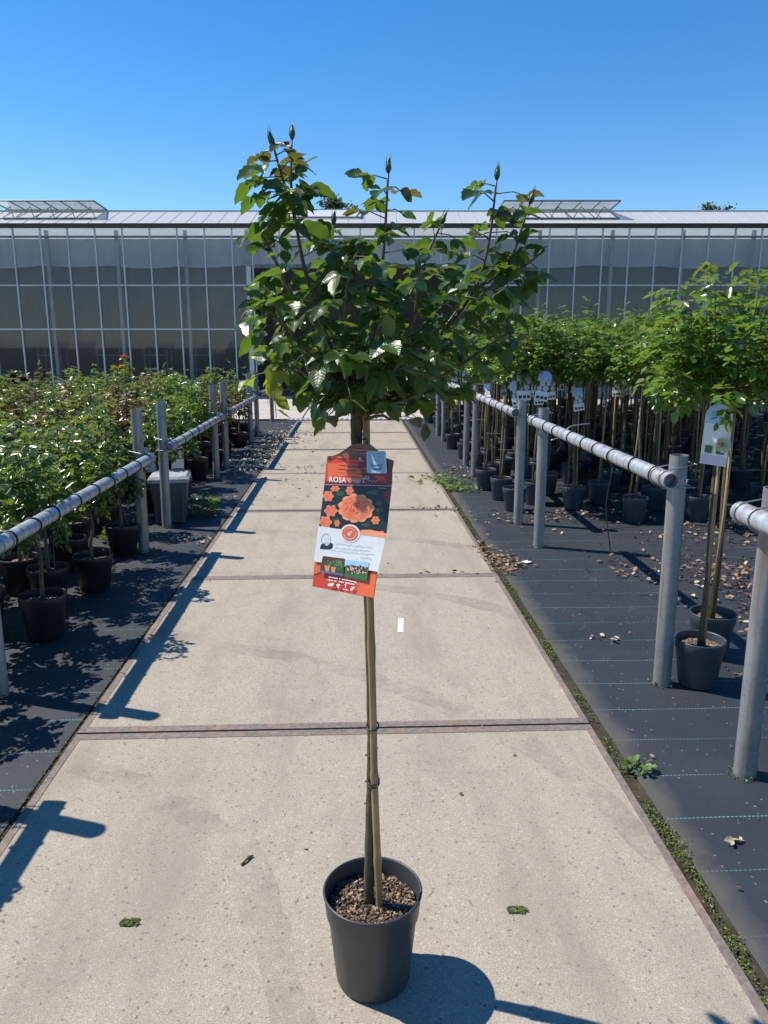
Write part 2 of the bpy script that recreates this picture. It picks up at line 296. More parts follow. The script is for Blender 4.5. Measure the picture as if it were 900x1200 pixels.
# ------------------------------------------------------------------ geometry helpers
class MB:
    def __init__(s): s.v = []; s.f = []; s.m = []
    def add(s, vs, fs, mi=0):
        o = len(s.v); s.v.extend([tuple(v) for v in vs]); s.f.extend([tuple(i + o for i in f) for f in fs]); s.m.extend([mi] * len(fs)); return s
    def box(s, c, d, mi=0, rz=0.0):
        x, y, z = (q / 2 for q in d); ca, sa = math.cos(rz), math.sin(rz); vs = []
        for sx, sy, sz in ((-1,-1,-1),(1,-1,-1),(1,1,-1),(-1,1,-1),(-1,-1,1),(1,-1,1),(1,1,1),(-1,1,1)):
            a, b = sx * x, sy * y; vs.append((c[0] + a * ca - b * sa, c[1] + a * sa + b * ca, c[2] + sz * z))
        return s.add(vs, [(0,3,2,1),(4,5,6,7),(0,1,5,4),(1,2,6,5),(2,3,7,6),(3,0,4,7)], mi)
    def tube(s, pts, rad, n=8, mi=0, caps=True):
        pts = [Vector(p) for p in pts]; k = len(pts)
        if isinstance(rad, (int, float)): rad = [rad] * k
        up = None; vs = []; fs = []
        for i, p in enumerate(pts):
            t = (pts[min(i + 1, k - 1)] - pts[max(i - 1, 0)]).normalized()
            if up is None: up = t.orthogonal().normalized()
            else:
                up = (up - t * up.dot(t)); up = up.normalized() if up.length > 1e-6 else t.orthogonal().normalized()
            q = t.cross(up)
            for j in range(n):
                a = 2 * math.pi * j / n; vs.append(p + (up * math.cos(a) + q * math.sin(a)) * rad[i])
        for i in range(k - 1):
            for j in range(n):
                fs.append((i*n+j, i*n+(j+1)%n, (i+1)*n+(j+1)%n, (i+1)*n+j))
        if caps: fs.append(tuple(range(n - 1, -1, -1))); fs.append(tuple((k-1)*n + j for j in range(n)))
        return s.add(vs, fs, mi)
    def lathe(s, prof, n=24, c=(0,0,0), mi=0, wob=0.0):
        vs = []; fs = []; k = len(prof)
        for r, z in prof:
            for j in range(n):
                a = 2 * math.pi * j / n; vs.append((c[0] + r * math.cos(a), c[1] + r * math.sin(a), c[2] + z + (random.uniform(-wob, wob) if wob else 0)))
        for i in range(k - 1):
            for j in range(n): fs.append((i*n+j, i*n+(j+1)%n, (i+1)*n+(j+1)%n, (i+1)*n+j))
        return s.add(vs, fs, mi)
    def disc_cap(s, r, z, n=24, c=(0,0,0), mi=0, flip=False):
        vs = [(c[0] + r*math.cos(2*math.pi*j/n), c[1] + r*math.sin(2*math.pi*j/n), c[2]+z) for j in range(n)]
        f = tuple(range(n)); return s.add(vs, [f[::-1] if flip else f], mi)
    def mesh(s, name, mats, smooth=True):
        me = bpy.data.meshes.new(name); me.from_pydata(s.v, [], s.f)
        for m in (mats if isinstance(mats, (list, tuple)) else [mats]): me.materials.append(m)
        if any(s.m): me.polygons.foreach_set('material_index', s.m)
        if smooth: me.polygons.foreach_set('use_smooth', [True] * len(s.f))
        me.update(); return me
    def build(s, name, mats, parent=None, smooth=True, **kw): return put(name, s.mesh(name, mats, smooth), parent, **kw)
def put(name, me, parent=None, loc=None, rz=None, **props):
    o = bpy.data.objects.new(name, me); col.objects.link(o)
    if parent: o.parent = parent
    if loc is not None: o.location = loc
    if rz is not None: o.rotation_euler = (0, 0, rz)
    for k, v in props.items(): o[k] = v
    return o
def empty(name, loc=(0,0,0), rz=0, **props):
    return put(name, None, None, loc, rz, **props)
def sharp(o, ang=35):
    me = o.data
    try: me.set_sharp_from_angle(angle=R(ang))
    except Exception: pass
    return o
def tag(o, label, cat, group=None):
    o['label'] = label; o['category'] = cat
    if group: o['group'] = group
    return o

def frames(pos, dirs, norms, scales):
    """N x 3 arrays -> vertices of a template placed N times"""
    d = dirs / np.linalg.norm(dirs, axis=1, keepdims=True)
    n = norms - d * np.sum(norms * d, axis=1, keepdims=True)
    bad = np.linalg.norm(n, axis=1) < 1e-4; n[bad] = np.cross(d[bad], [0.3, 0.5, 0.8]); n /= np.linalg.norm(n, axis=1, keepdims=True)
    sd_ = np.cross(d, n)
    return sd_, d, n
def cloud(name, tv, tf, pos, dirs, norms, scales, mats, midx=None, extra=None):
    """many copies of a small template (x = side, y = along, z = normal) in ONE mesh"""
    tv = np.array(tv); N = len(pos); k = len(tv)
    s, d, n = frames(pos, dirs, norms, scales)
    sc = np.asarray(scales).reshape(N, 1, 1)
    V = pos[:, None, :] + sc * (tv[None, :, 0:1] * s[:, None, :] + tv[None, :, 1:2] * d[:, None, :] + tv[None, :, 2:3] * n[:, None, :])
    V = V.reshape(-1, 3); F = []; mi = []
    for i in range(N):
        o = i * k
        for f in tf: F.append(tuple(q + o for q in f)); mi.append(0 if midx is None else int(midx[i]))
    Vl = V.tolist()
    if extra is not None:
        o = len(Vl); Vl += [list(v) for v in extra.v]; F += [tuple(q + o for q in f) for f in extra.f]; mi += [e for e in extra.m]
    me = bpy.data.meshes.new(name); me.from_pydata(Vl, [], F)
    for m in mats: me.materials.append(m)
    me.polygons.foreach_set('material_index', mi); me.polygons.foreach_set('use_smooth', [True] * len(F)); me.update()
    return me
# small folded leaf, 2 quads
LV = [(0,0,0), (-0.26,0.28,0.07), (-0.27,0.66,0.05), (0,1,-0.10), (0.27,0.66,0.05), (0.26,0.28,0.07)]
LF = [(0,3,2,1), (0,5,4,3)]

def bez(pts, n):
    """Catmull-Rom through points"""
    P = [Vector(p) for p in pts]; P = [P[0] * 2 - P[1]] + P + [P[-1] * 2 - P[-2]]; out = []
    for i in range(1, len(P) - 2):
        a, b, c, d = P[i-1], P[i], P[i+1], P[i+2]
        for k in range(n):
            t = k / n; out.append(0.5 * ((2*b) + (c - a)*t + (2*a - 5*b + 4*c - d)*t*t + (3*b - a - 3*c + d)*t**3))
    out.append(P[-2]); return out

# ================================================================== SETTING
put('ground', MB().add([(-300,-200,-0.03),(300,-200,-0.03),(300,400,-0.03),(-300,400,-0.03)], [(0,1,2,3)]).mesh('ground', M['soil']), kind='structure')
def sheet(name, x0, x1, y0, y1, z, m, nx=1, ny=1, wob=0.0, **kw):
    b = MB(); vs = []; fs = []
    for j in range(ny + 1):
        for i in range(nx + 1):
            e = 0 if i in (0, nx) or j in (0, ny) else random.uniform(-wob, wob)
            vs.append((x0 + (x1-x0)*i/nx, y0 + (y1-y0)*j/ny, z + e))
    for j in range(ny):
        for i in range(nx): a = j*(nx+1)+i; fs.append((a, a+1, a+nx+2, a+nx+1))
    return b.add(vs, fs).build(name, m, kind='structure', **kw)
sheet('ground_cloth', -12, -1.105, -3, 14.86, -0.006, M['cloth'], 60, 90, 0.003)
sheet('ground_cloth', 1.62, 13, 14.862, 18.2, 0.020, M['cloth'], 20, 8, 0.002)
sheet('ground_cloth', 0.985, 13, -3, 14.86, -0.006, M['cloth'], 60, 90, 0.003)
sheet('dirt_strip', 0.925, 0.99, -3, 14.86, -0.012, M['dirt'], 2, 120, 0.004)
sheet('dirt_strip', -1.11, -1.075, -3, 14.86, -0.012, M['dirt'], 2, 120, 0.004)
# the path: two metre concrete plates with steel edges
path = sheet('path', -1.09, 0.94, -3.3, 14.86, -0.014, M['dirt'])
PX0, PX1 = -1.078, 0.928
for k in range(-3, 6):
    y0 = 2.76 + 2*k + 0.005; y1 = 2.76 + 2*(k+1) - 0.005; e = 0.026; ey = 0.042
    dz = [0.004, 0.0, 0.003, -0.002, 0.002][k % 5] + 0.004
    b = MB(); nx, ny = 8, 8
    x0i, x1i, y0i, y1i = PX0 + e, PX1 - e, y0 + ey, y1 - ey
    b.box(((x0i+x1i)/2, (y0i+y1i)/2, dz - 0.06), (x1i-x0i, y1i-y0i, 0.12))
    sl = b.build('concrete_slab', M['concrete'], path, smooth=False)
    s = MB(); h = 0.125; zc = dz + 0.0018 - h/2
    s.box(((PX0+PX1)/2, y0 + ey/2, zc), (PX1-PX0, ey, h)); s.box(((PX0+PX1)/2, y1 - ey/2, zc), (PX1-PX0, ey, h))
    s.box((PX0 + e/2, (y0+y1)/2, zc), (e, y1-y0-2*ey, h)); s.box((PX1 - e/2, (y0+y1)/2, zc), (e, y1-y0-2*ey, h))
    s.build('steel_edge', M['steel_edge'], sl, smooth=False)
# yard beyond the path
yard = sheet('yard', -14, 14, 15.12, 21.40, -0.004, M['dirt'])
yx = [-14, -11.4, -8.8, -6.2, -3.6, -1.0, 1.1, 3.6, 6.2, 8.8, 11.4, 14]
for i in range(len(yx)-1):
    for y0, y1 in ((15.13, 17.2), (17.2, 19.3), (19.3, 21.4)):
        MB().box(((yx[i]+yx[i+1])/2, (y0+y1)/2, -0.05), (yx[i+1]-yx[i]-0.03, y1-y0-0.03, 0.10 + 0.016)).build('concrete_slab', M['yard'], yard, smooth=False)
# trench drain with bright slotted grate
g = empty('drain_grate', (-0.075, 14.99, 0)); tag(g, 'pale slotted trench drain grate across the far end of the path', 'drain')
f = MB(); f.box((0, -0.115, 0.006), (2.4, 0.018, 0.03)); f.box((0, 0.115, 0.006), (2.4, 0.018, 0.03)); f.build('frame', M['alu'], g, smooth=False)
bar = MB().add([(-0.05,-0.10,-0.01),(0.0,-0.10,-0.01),(0.05,0.10,-0.01),(0.0,0.10,-0.01),(-0.05,-0.10,0.015),(0.0,-0.10,0.015),(0.05,0.10,0.015),(0.0,0.10,0.015)],
    [(0,3,2,1),(4,5,6,7),(0,1,5,4),(1,2,6,5),(2,3,7,6),(3,0,4,7)]).mesh('bar', plain('pale_grate', (0.75, 0.74, 0.70), 0.5), False)
for i in range(25): put('bar', bar, g, (-1.14 + i*0.095, 0, 0))

# ================================================================== GREENHOUSE
GH = empty('greenhouse', (0.862, 21.46, 0), R(-2.3))
tag(GH, 'long glass greenhouse with whitewashed roof and aluminium glazing bars behind the beds', 'greenhouse')
mull = [-9.84 + 0.7254*k for k in range(-5, 9)] + [-3.50]
mullR = [3.69 + 0.7035*k for k in range(-2, 16)]
door0, door1 = -3.46, 2.2
mulls_mid = [-2.78, -2.06, -1.35, -0.63, 0.09, 0.80, 1.52]
ZT = [0.0, 0.42, 1.81, 2.96, 4.20, 4.44]
def bar_mesh(w_, d_, h_): return MB().box((0,0,0), (w_, d_, h_)).mesh('glazing_bar', M['alu'], False)
bm_full = bar_mesh(0.034, 0.06, 4.40); bm_top = bar_mesh(0.034, 0.06, 0.93)
for u in mull + mullR: put('glazing_bar', bm_full, GH, (u, -0.01, 2.21))
for u in mulls_mid: put('glazing_bar', bm_top, GH, (u, -0.01, 3.945))
MB().box((0,0,0), (0.12, 0.10, 3.44)).build('door_jamb', M['alu'], GH, False, loc=(door0-0.16, 0.0, 1.72)); MB().box((0,0,0), (0.12, 0.10, 3.44)).build('door_jamb', M['alu'], GH, False, loc=(door1+0.01, 0.0, 1.72))
MB().box((0,0,0), (door1-door0, 0.12, 0.10)).build('door_header', M['frame_dark'], GH, False, loc=((door0+door1)/2, 0.0, 3.45))
for z in ZT[1:4]:
    MB().box((0,0,0), (door0+0.1+13.5, 0.05, 0.036)).build('transom', M['alu'], GH, False, loc=((door0-0.1-13.5)/2, 0.012, z))
    MB().box((0,0,0), (14.3-door1-0.1, 0.05, 0.036)).build('transom', M['alu'], GH, False, loc=((door1+0.1+14.3)/2, 0.012, z))
MB().box((0,0,0), (27.8, 0.05, 0.05)).build('transom', M['frame_dark'], GH, False, loc=(0.4, 0.013, 4.20))
MB().box((0,0,0), (door0+0.1+13.5, 0.2, 0.30)).build('base_wall', M['yard'], GH, False, loc=((door0-0.1-13.5)/2, 0.05, 0.12))
MB().box((0,0,0), (14.3-door1-0.1, 0.2, 0.30)).build('base_wall', M['yard'], GH, False, loc=((door1+0.1+14.3)/2, 0.05, 0.12))
gu = MB(); gu.add([(-13.6,-0.14,4.52),(-13.6,-0.10,4.42),(-13.6,0.04,4.42),(-13.6,0.06,4.52),(14.4,-0.14,4.52),(14.4,-0.10,4.42),(14.4,0.04,4.42),(14.4,0.06,4.52)],
    [(0,1,5,4),(1,2,6,5),(2,3,7,6),(3,0,4,7),(0,3,2,1),(4,5,6,7)]); gu.build('gutter', M['gutter'], GH, False)
def pane(u0, u1, z0, z1, m):
    w_, h_ = u1-u0-0.036, z1-z0-0.03
    t = random.uniform(-0.003, 0.003)
    b = MB().add([(-w_/2,t,-h_/2),(w_/2,-t,-h_/2),(w_/2,t,h_/2),(-w_/2,-t,h_/2)], [(0,1,2,3)])
    b.build('pane', m, GH, False, loc=((u0+u1)/2, 0.012, (z0+z1)/2))
for L in (mull, mullR):
    for a, b_ in zip(L[:-1], L[1:]):
        for i in range(5):
            if i == 0: pane(a, b_, 0.27, ZT[1], M['glass'])
            else: pane(a, b_, ZT[i], ZT[i+1], M['glass_top'] if i == 4 else M['glass'])
mm = [mull[-1]] + mulls_mid + [mullR[0]]
for a, b_ in zip(mm[:-1], mm[1:]):
    pane(a, b_, 3.50, 4.20, M['glass']); pane(a, b_, 4.20, 4.44, M['glass_top'])
# roof: first slope to the ridge, back slope behind
RIDGE_Y, RIDGE_Z, EAVE_Z = 1.60, 5.075, 4.515
def rz_(y): return EAVE_Z + (RIDGE_Z - EAVE_Z) * y / RIDGE_Y
VENTS = [(-10.62, -7.85, True), (3.25, 6.40, True), (-3.05, -0.62, False)]
u = -13.5; W = 0.432
roofpane = MB().add([(0.012,0.0,0),(W-0.012,0.0,0),(W-0.012,RIDGE_Y,RIDGE_Z-EAVE_Z),(0.012,RIDGE_Y,RIDGE_Z-EAVE_Z)], [(0,1,2,3)]).mesh('roof_pane', M['white_roof'], False)
y1 = 0.62
roofshort = MB().add([(0.012,0.0,0),(W-0.012,0.0,0),(W-0.012,y1,rz_(y1)-EAVE_Z),(0.012,y1,rz_(y1)-EAVE_Z)], [(0,1,2,3)]).mesh('roof_pane', M['white_roof'], False)
rb = MB().add([(-0.01,0,-0.01),(0.01,0,-0.01),(0.01,RIDGE_Y,RIDGE_Z-EAVE_Z-0.01),(-0.01,RIDGE_Y,RIDGE_Z-EAVE_Z-0.01),(-0.01,0,0.012),(0.01,0,0.012),(0.01,RIDGE_Y,RIDGE_Z-EAVE_Z+0.012),(-0.01,RIDGE_Y,RIDGE_Z-EAVE_Z+0.012)],
    [(0,3,2,1),(4,5,6,7),(0,1,5,4),(1,2,6,5),(2,3,7,6),(3,0,4,7)]).mesh('roof_bar', M['alu'], False)
while u < 14.3:
    inv = any(v0 - 0.05 < u + W/2 < v1 for v0, v1, op in VENTS if op)
    put('roof_pane', roofshort if inv else roofpane, GH, (u, 0, EAVE_Z)); put('roof_bar', rb, GH, (u, 0, EAVE_Z)); u += W
MB().box((0,0,0), (27.8, 0.08, 0.05)).build('ridge_cap', M['alu'], GH, False, loc=(0.4, RIDGE_Y, RIDGE_Z + 0.01))
MB().add([(-13.5,RIDGE_Y,RIDGE_Z-0.01),(14.3,RIDGE_Y,RIDGE_Z-0.01),(14.3,3.2,EAVE_Z),(-13.5,3.2,EAVE_Z)], [(0,1,2,3)]).build('back_roof', M['white_roof'], GH, False)
for v0, v1, op in VENTS:
    if op: fy, fz = 0.62, 5.20
    else: fy, fz = 0.62, rz_(0.62) + 0.05
    hy, hz = RIDGE_Y, RIDGE_Z + 0.05
    v = MB(); v.add([(v0,hy,hz),(v1,hy,hz),(v1,fy,fz),(v0,fy,fz)], [(0,1,2,3)])
    vent = v.build('ridge_vent', M['vent_glass'] if op else M['white_roof'], GH, False)
    fr = MB(); r = 0.022
    for a, b_ in (((v0,hy,hz),(v1,hy,hz)), ((v0,fy,fz),(v1,fy,fz)), ((v0,hy,hz),(v0,fy,fz)), ((v1,hy,hz),(v1,fy,fz))): fr.tube([a, b_], r, 6)
    if op:
        n = 6
        for i in range(1, n): q = v0 + (v1-v0)*i/n; fr.tube([(q,hy,hz),(q,fy,fz)], 0.016, 5)
    fr.build('vent_frame', M['frame_dark'], vent, False)
    if op:
        ol = rz_(0.62) + 0.02
        s = MB(); s.tube([(v0,0.62,ol),(v1,0.62,ol)], 0.022, 6); s.build('opening_edge', M['frame_dark'], vent, False)
        n = 5
        for i in range(n):
            a = v0 + (v1-v0)*i/n; b_ = v0 + (v1-v0)*(i+0.5)/n; c = v0 + (v1-v0)*(i+1)/n
            MB().tube([(a,0.66,ol),(b_,1.1,hz-0.0+0.05*0)], 0.013, 5).build('push_arm', M['frame_dark'], vent, False)
            MB().tube([(c,0.66,ol),(b_,1.1,hz)], 0.013, 5).build('push_arm', M['frame_dark'], vent, False)
# inside
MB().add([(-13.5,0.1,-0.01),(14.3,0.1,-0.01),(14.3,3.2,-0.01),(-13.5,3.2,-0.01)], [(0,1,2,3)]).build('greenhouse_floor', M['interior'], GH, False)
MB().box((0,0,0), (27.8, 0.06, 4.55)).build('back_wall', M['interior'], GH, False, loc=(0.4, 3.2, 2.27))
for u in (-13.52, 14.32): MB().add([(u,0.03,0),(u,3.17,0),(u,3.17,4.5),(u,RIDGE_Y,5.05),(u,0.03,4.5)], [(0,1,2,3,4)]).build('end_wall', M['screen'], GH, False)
def drape(name, u0, u1, y, z0f, z1, m, n=None):
    n = n or int((u1-u0)/0.06); b = MB(); vs = []; fs = []
    for i in range(n+1):
        u = u0 + (u1-u0)*i/n; yy = y + 0.02*math.sin(u*9) + 0.012*math.sin(u*23)
        vs += [(u, yy, z0f(u)), (u, yy + 0.015*math.sin(u*15), z1)]
    for i in range(n): fs.append((2*i, 2*i+2, 2*i+3, 2*i+1))
    return b.add(vs, fs).build(name, m, GH)
def scal(u): return 3.50 - 0.05*abs(math.sin(u*math.pi/1.88)) + 0.02*math.sin(u*1.3)
drape('shade_curtain', -13.4, door0-0.1, 0.45, scal, 4.20, M['curtain']); drape('shade_curtain', door1-0.3, 14.2, 0.45, scal, 4.20, M['curtain'])
drape('shade_curtain', door0-0.1, door1-0.3, 0.47, lambda u: 3.44, 4.20, M['curtain'])
def low(u): return 1.30
drape('shade_screen', -13.4, door0-0.2, 0.62, low, 4.19, M['screen']); drape('shade_screen', door1+0.1, 14.2, 0.62, lambda u: 1.2, 4.19, M['screen'])
for u in [-11.0, -9.08, -7.2, -5.35, -3.7, 2.4, 4.2, 6.15, 8.05, 9.95, 11.9]:
    MB().box((0,0,0), (0.09, 0.09, 4.4)).build('inner_column', M['alu'], GH, False, loc=(u, 0.30, 2.2))
for u, hh in ((-9.6, 1.9), (-7.9, 1.7), (-6.55, 1.9), (-5.2, 1.6)):
    t = MB()
    for sx in (-0.32, 0.32):
        for sy in (-0.25, 0.25): t.box((sx, sy, hh/2), (0.035, 0.035, hh))
    for z in (0.25, 0.7, 1.1, 1.5): t.box((0, 0, z), (0.68, 0.55, 0.03))
    t.build('rack', M['frame_dark'], GH, False, loc=(u, 1.25, 0.0))

# ================================================================== RAILS
ORD = ['first', 'second', 'third', 'fourth', 'fifth', 'sixth', 'seventh', 'eighth', 'ninth', 'tenth', 'eleventh', 'twelfth']
POST_X = {-1: -1.535, 1: 1.375}; RAIL_Z = {-1: 0.672, 1: 0.93}
post_me = MB()
post_me.lathe([(0.038, -0.2), (0.038, 1.03), (0.034, 1.03), (0.034, 0.95)], 20); post_me.disc_cap(0.034, 0.955, 20)
post_me = post_me.mesh('post', M['galv_post'])
for s, side in ((-1, 'low'), (1, 'high')):
    beds = {-1: 'bush roses', 1: 'standard roses'}[s]; px = POST_X[s]; rx = px - s*0.074; rz = RAIL_Z[s]
    for k in range(-1, 5):
        for y in (2.40 + 3.08*k, 3.14 + 3.08*k):
            if y < -1 or y > 14.8: continue
            p = put('rail_post', post_me, None, (px + random.uniform(-.006, .006), y, -0.005)); p.rotation_euler = (R(random.uniform(-.7, .7)), R(random.uniform(-.7, .7)), random.random()*6)
            sharp(p)
            tag(p, 'galvanized post of the %s rail beside the %s, %s counting from the greenhouse' % (side, beds, ORD[sum(1 for kk in range(-1, 5) for q in (2.40, 3.14) if y < q + 3.08*kk < 14.8)]), 'post', {-1: 'posts along the bush rose bed', 1: 'posts along the standard rose bed'}[s])
        y0, y1 = 3.05 + 3.08*k, 5.56 + 3.08*k
        if k == -1: y0 = -0.2
        if k == 4: continue
        rail = empty('rail', (rx, y0, rz)); L = y1 - y0
        tag(rail, '%s galvanized pipe rail with black bands beside the %s, %s counting from the greenhouse' % (side, beds, ORD[3-k]), 'rail', {-1: 'pipe rails along the bush rose bed', 1: 'pipe rails along the standard rose bed'}[s])
        t = MB(); ro, ri = 0.034, 0.029; n = 20
        prof = [(ri, 0.06), (ri, 0.0), (ro, 0.0), (ro, L), (ri, L), (ri, L-0.06)]
        vs = []; fs = []
        for r_, yy in prof:
            for j in range(n): a = 2*math.pi*j/n; vs.append((r_*math.cos(a), yy, r_*math.sin(a)))
        for i in range(len(prof)-1):
            for j in range(n): fs.append((i*n+j, (i+1)*n+j, (i+1)*n+(j+1)%n, i*n+(j+1)%n))
        fs.append(tuple(range(n))); fs.append(tuple(5*n + n-1-j for j in range(n)))
        t.add(vs, fs); sharp(t.build('pipe', M['galv'], rail))
        # black bands
        yy = 0.16
        while yy < L - 0.1:
            b = MB(); tl = random.uniform(-0.02, 0.02)
            ring = [(0.0365*math.cos(a), yy + tl*math.cos(a), 0.0365*math.sin(a)) for a in [2*math.pi*j/16 for j in range(17)]]
            b.tube(ring, 0.0045, 6)
            if random.random() < 0.4:
                ln = random.choice([0.06, 0.10, 0.3, 0.45 if s == 1 else 0.2]); x0 = random.uniform(-.02, .02)
                b.tube(bez([(x0, yy, -0.036), (x0+random.uniform(-.02,.02), yy+.01, -0.036-ln*.5), (x0+random.uniform(-.03,.03), yy, -0.036-ln)], 3), 0.0032, 5)
            b.build('black_band', M['rubber'], rail); yy += random.uniform(0.24, 0.33)
        # tie wires at each end
        for yp in (y0, y1):
            cy = [2.40, 3.14]; py = min([q + 3.08*kk for kk in range(-1, 5) for q in cy], key=lambda q: abs(q - yp)) - y0
            b = MB()
            for dy in (-0.046, 0.046):
                ex = s*(0.074+0.044)
                pts = [(ex, py+dy*0.9, 0.062)] + [(-s*0.038*math.sin(a), py+dy, 0.038*math.cos(a)) for a in [math.pi*j/8 for j in range(9)]] + [(ex, py+dy*0.9, -0.036)]
                b.tube(pts, 0.003, 6)
            b.tube([(s*0.118, py-0.05, 0.062), (s*0.118, py+0.05, 0.062)], 0.003, 6); b.tube([(s*0.118, py-0.05, -0.036), (s*0.118, py+0.05, -0.036), (s*0.135, py+0.07, -0.05), (s*0.135, py+0.065, -0.02)], 0.003, 6)
            b.build('tie_wire', M['wire'], rail)

# ================================================================== PLANTS
def pot_mesh(m, rt=0.11, rb=0.083, h=0.22, n=26):
    b = MB()
    b.lathe([(rb*0.94, 0.0), (rb, 0.006), (rb+(rt-rb)*0.70, h*0.76), (rt*0.975, h*0.79), (rt, h*0.985), (rt*0.995, h), (rt*0.955, h), (rt*0.945, h*0.97), (rt*0.93, h*0.80), (rt*0.90, h*0.7)], n)
    b.disc_cap(rb*0.94, 0.0, n, flip=True)
    return b.mesh('pot', m)
def soil_mesh(r, z, n=18, mats=None):
    b = MB(); rings = [0.0, 0.25, 0.5, 0.75, 1.0]; vs = [(0,0,z+.004)]; fs = []
    for k_, q in enumerate(rings[1:]):
        for j in range(n): a = 2*math.pi*j/n; vs.append((r*q*math.cos(a), r*q*math.sin(a), z + (random.uniform(-.006, .006) if q < 1 else -0.004)))
    for j in range(n): fs.append((0, 1+j, 1+(j+1)%n))
    for k_ in range(3):
        for j in range(n): fs.append((1+k_*n+j, 1+(k_+1)*n+j, 1+(k_+1)*n+(j+1)%n, 1+k_*n+(j+1)%n))
    return b.add(vs, fs).mesh('soil', mats or M['bark_mix'])
def rv(): 
    v = RNG.normal(size=3); return v / np.linalg.norm(v)

def foliage(name, mats, nb, rx, zlo, zhi, nleaf, lsize, zbase, spikes=0.25, young=0.12, tw=0.004, elmin=-0.15):
    """bushy head: nb shoots fanning from (0,0,zbase); leaves clustered in fives along them"""
    ex = MB(); pos = []; dr = []; nm = []; sc = []; mi = []
    for i in range(nb):
        az = 2*math.pi*(i + random.random())/nb*2.4; el = random.uniform(elmin, 1.0)
        rr = rx*math.cos(el*1.2)*random.uniform(0.75, 1.1)
        zt = zlo + (zhi-zlo)*(0.12 + 0.78*(max(0, el)**0.8 if elmin > -0.3 else (el - elmin)/(1-elmin))) + random.uniform(-.05, .05)
        if random.random() < spikes: zt += random.uniform(0.05, 0.14)
        tip = Vector((math.cos(az)*rr, math.sin(az)*rr, zt)); base = Vector((random.uniform(-.01,.01), random.uniform(-.01,.01), zbase))
        mid = base.lerp(tip, 0.5) + Vector((math.cos(az)*rr*0.22, math.sin(az)*rr*0.22, -0.03*(1-el)))
        pts = bez([base, mid, tip], 5); ex.tube(pts, [tw*(1.25 - 0.9*j/(len(pts)-1)) for j in range(len(pts))], 4, 1 if len(mats) > 1 else 0, False)
        per = nleaf // nb // 5 + 1
        for j in range(per):
            t = 0.28 + 0.76*(j + random.random())/per; q = min(t, 0.999)*(len(pts)-1); a = int(q); p = pts[a].lerp(pts[a+1], q-a)
            ax = (pts[a+1]-pts[a]).normalized()
            out = Vector(rv()); out = (out - ax*out.dot(ax)*0.6 + Vector((0,0,0.15))); out.normalize()
            side = out.cross(Vector((0,0,1))); side = side.normalized() if side.length > 1e-3 else Vector((1,0,0))
            pl = lsize*random.uniform(0.9, 1.5)
            yg = t > 0.86 and random.random() < young*5
            for (al, sd_) in ((1.0, 0), (0.75, -1), (0.75, 1), (0.38, -1), (0.38, 1)):
                b_ = p + out*pl*al + Vector((0,0,-0.25*pl*al*al)) 
                d_ = out*(1.0 if sd_ == 0 else 0.45) + side*sd_*0.9 + Vector((0,0,random.uniform(-.55, .15)))
                pos.append(tuple(b_)); dr.append(tuple(d_)); nn = Vector((0,0,1)) + out*0.35 + Vector(rv())*0.55; nm.append(tuple(nn))
                sc.append(lsize*random.uniform(0.75, 1.2)*(1.1 if sd_ == 0 else 0.9)); mi.append(2 if yg and len(mats) > 2 else 0)
    return cloud(name, LV, LF, np.array(pos), np.array(dr), np.array(nm), np.array(sc), mats, mi, ex)

POT_D = pot_mesh(M['pot_dark'], 0.118, 0.088, 0.215); POT_B = pot_mesh(M['pot_blue'], 0.108, 0.082, 0.21)
SOILS = [soil_mesh(0.108, 0.18) for _ in range(3)]; SOILB = [soil_mesh(0.098, 0.178) for _ in range(3)]
# --- low bush roses on short stems
BUSH = {}
for key, lm, in (('green', 'leaf_green'), ('lime', 'leaf_lime'), ('bronze', 'leaf_bronze')):
    BUSH[key] = [foliage('foliage', [M[lm], M['twig'], M['leaf_lime']], 15, 0.215, 0.52, 0.93, 620, 0.054, 0.49, 0.45, 0.10) for _ in range(3)]
BSTEM = []
for i in range(4):
    j = lambda s_: random.uniform(-s_, s_)
    BSTEM.append(MB().tube(bez([(0,0,0.16), (j(.012), j(.012), 0.28), (j(.012), j(.012), 0.38), (0,0,0.49)], 3), [0.011]*4+[0.010]*3+[0.009, 0.010, 0.013], 8).mesh('stem', M['bark']))
def flower(name, petal, parent, loc, r=0.045):
    pos = []; dr = []; nm = []; sc = []
    for ring, (n, el, s_) in enumerate(((5, 1.25, 0.75), (7, 0.9, 0.9), (9, 0.5, 1.0), (9, 0.12, 1.0))):
        for i in range(n):
            a = 2*math.pi*(i + 0.5*ring)/n + random.uniform(-.15, .15); d = (math.cos(a)*math.cos(el), math.sin(a)*math.cos(el), math.sin(el))
            pos.append((0,0,0.0)); dr.append(d); nm.append((-math.cos(a)*math.sin(el), -math.sin(a)*math.sin(el), math.cos(el))); sc.append(r*s_)
    PV = [(0,0,0), (-0.30,0.35,0.10), (-0.42,0.75,0.14), (-0.2,1.0,0.05), (0.2,1.0,0.05), (0.42,0.75,0.14), (0.30,0.35,0.10), (0,0.6,-0.04)]
    PF = [(0,7,2,1), (7,3,2), (7,4,3), (7,5,4), (0,6,5,7)]
    return put(name, cloud(name, PV, PF, np.array(pos), np.array(dr), np.array(nm), np.array(sc), [petal]), parent, loc)

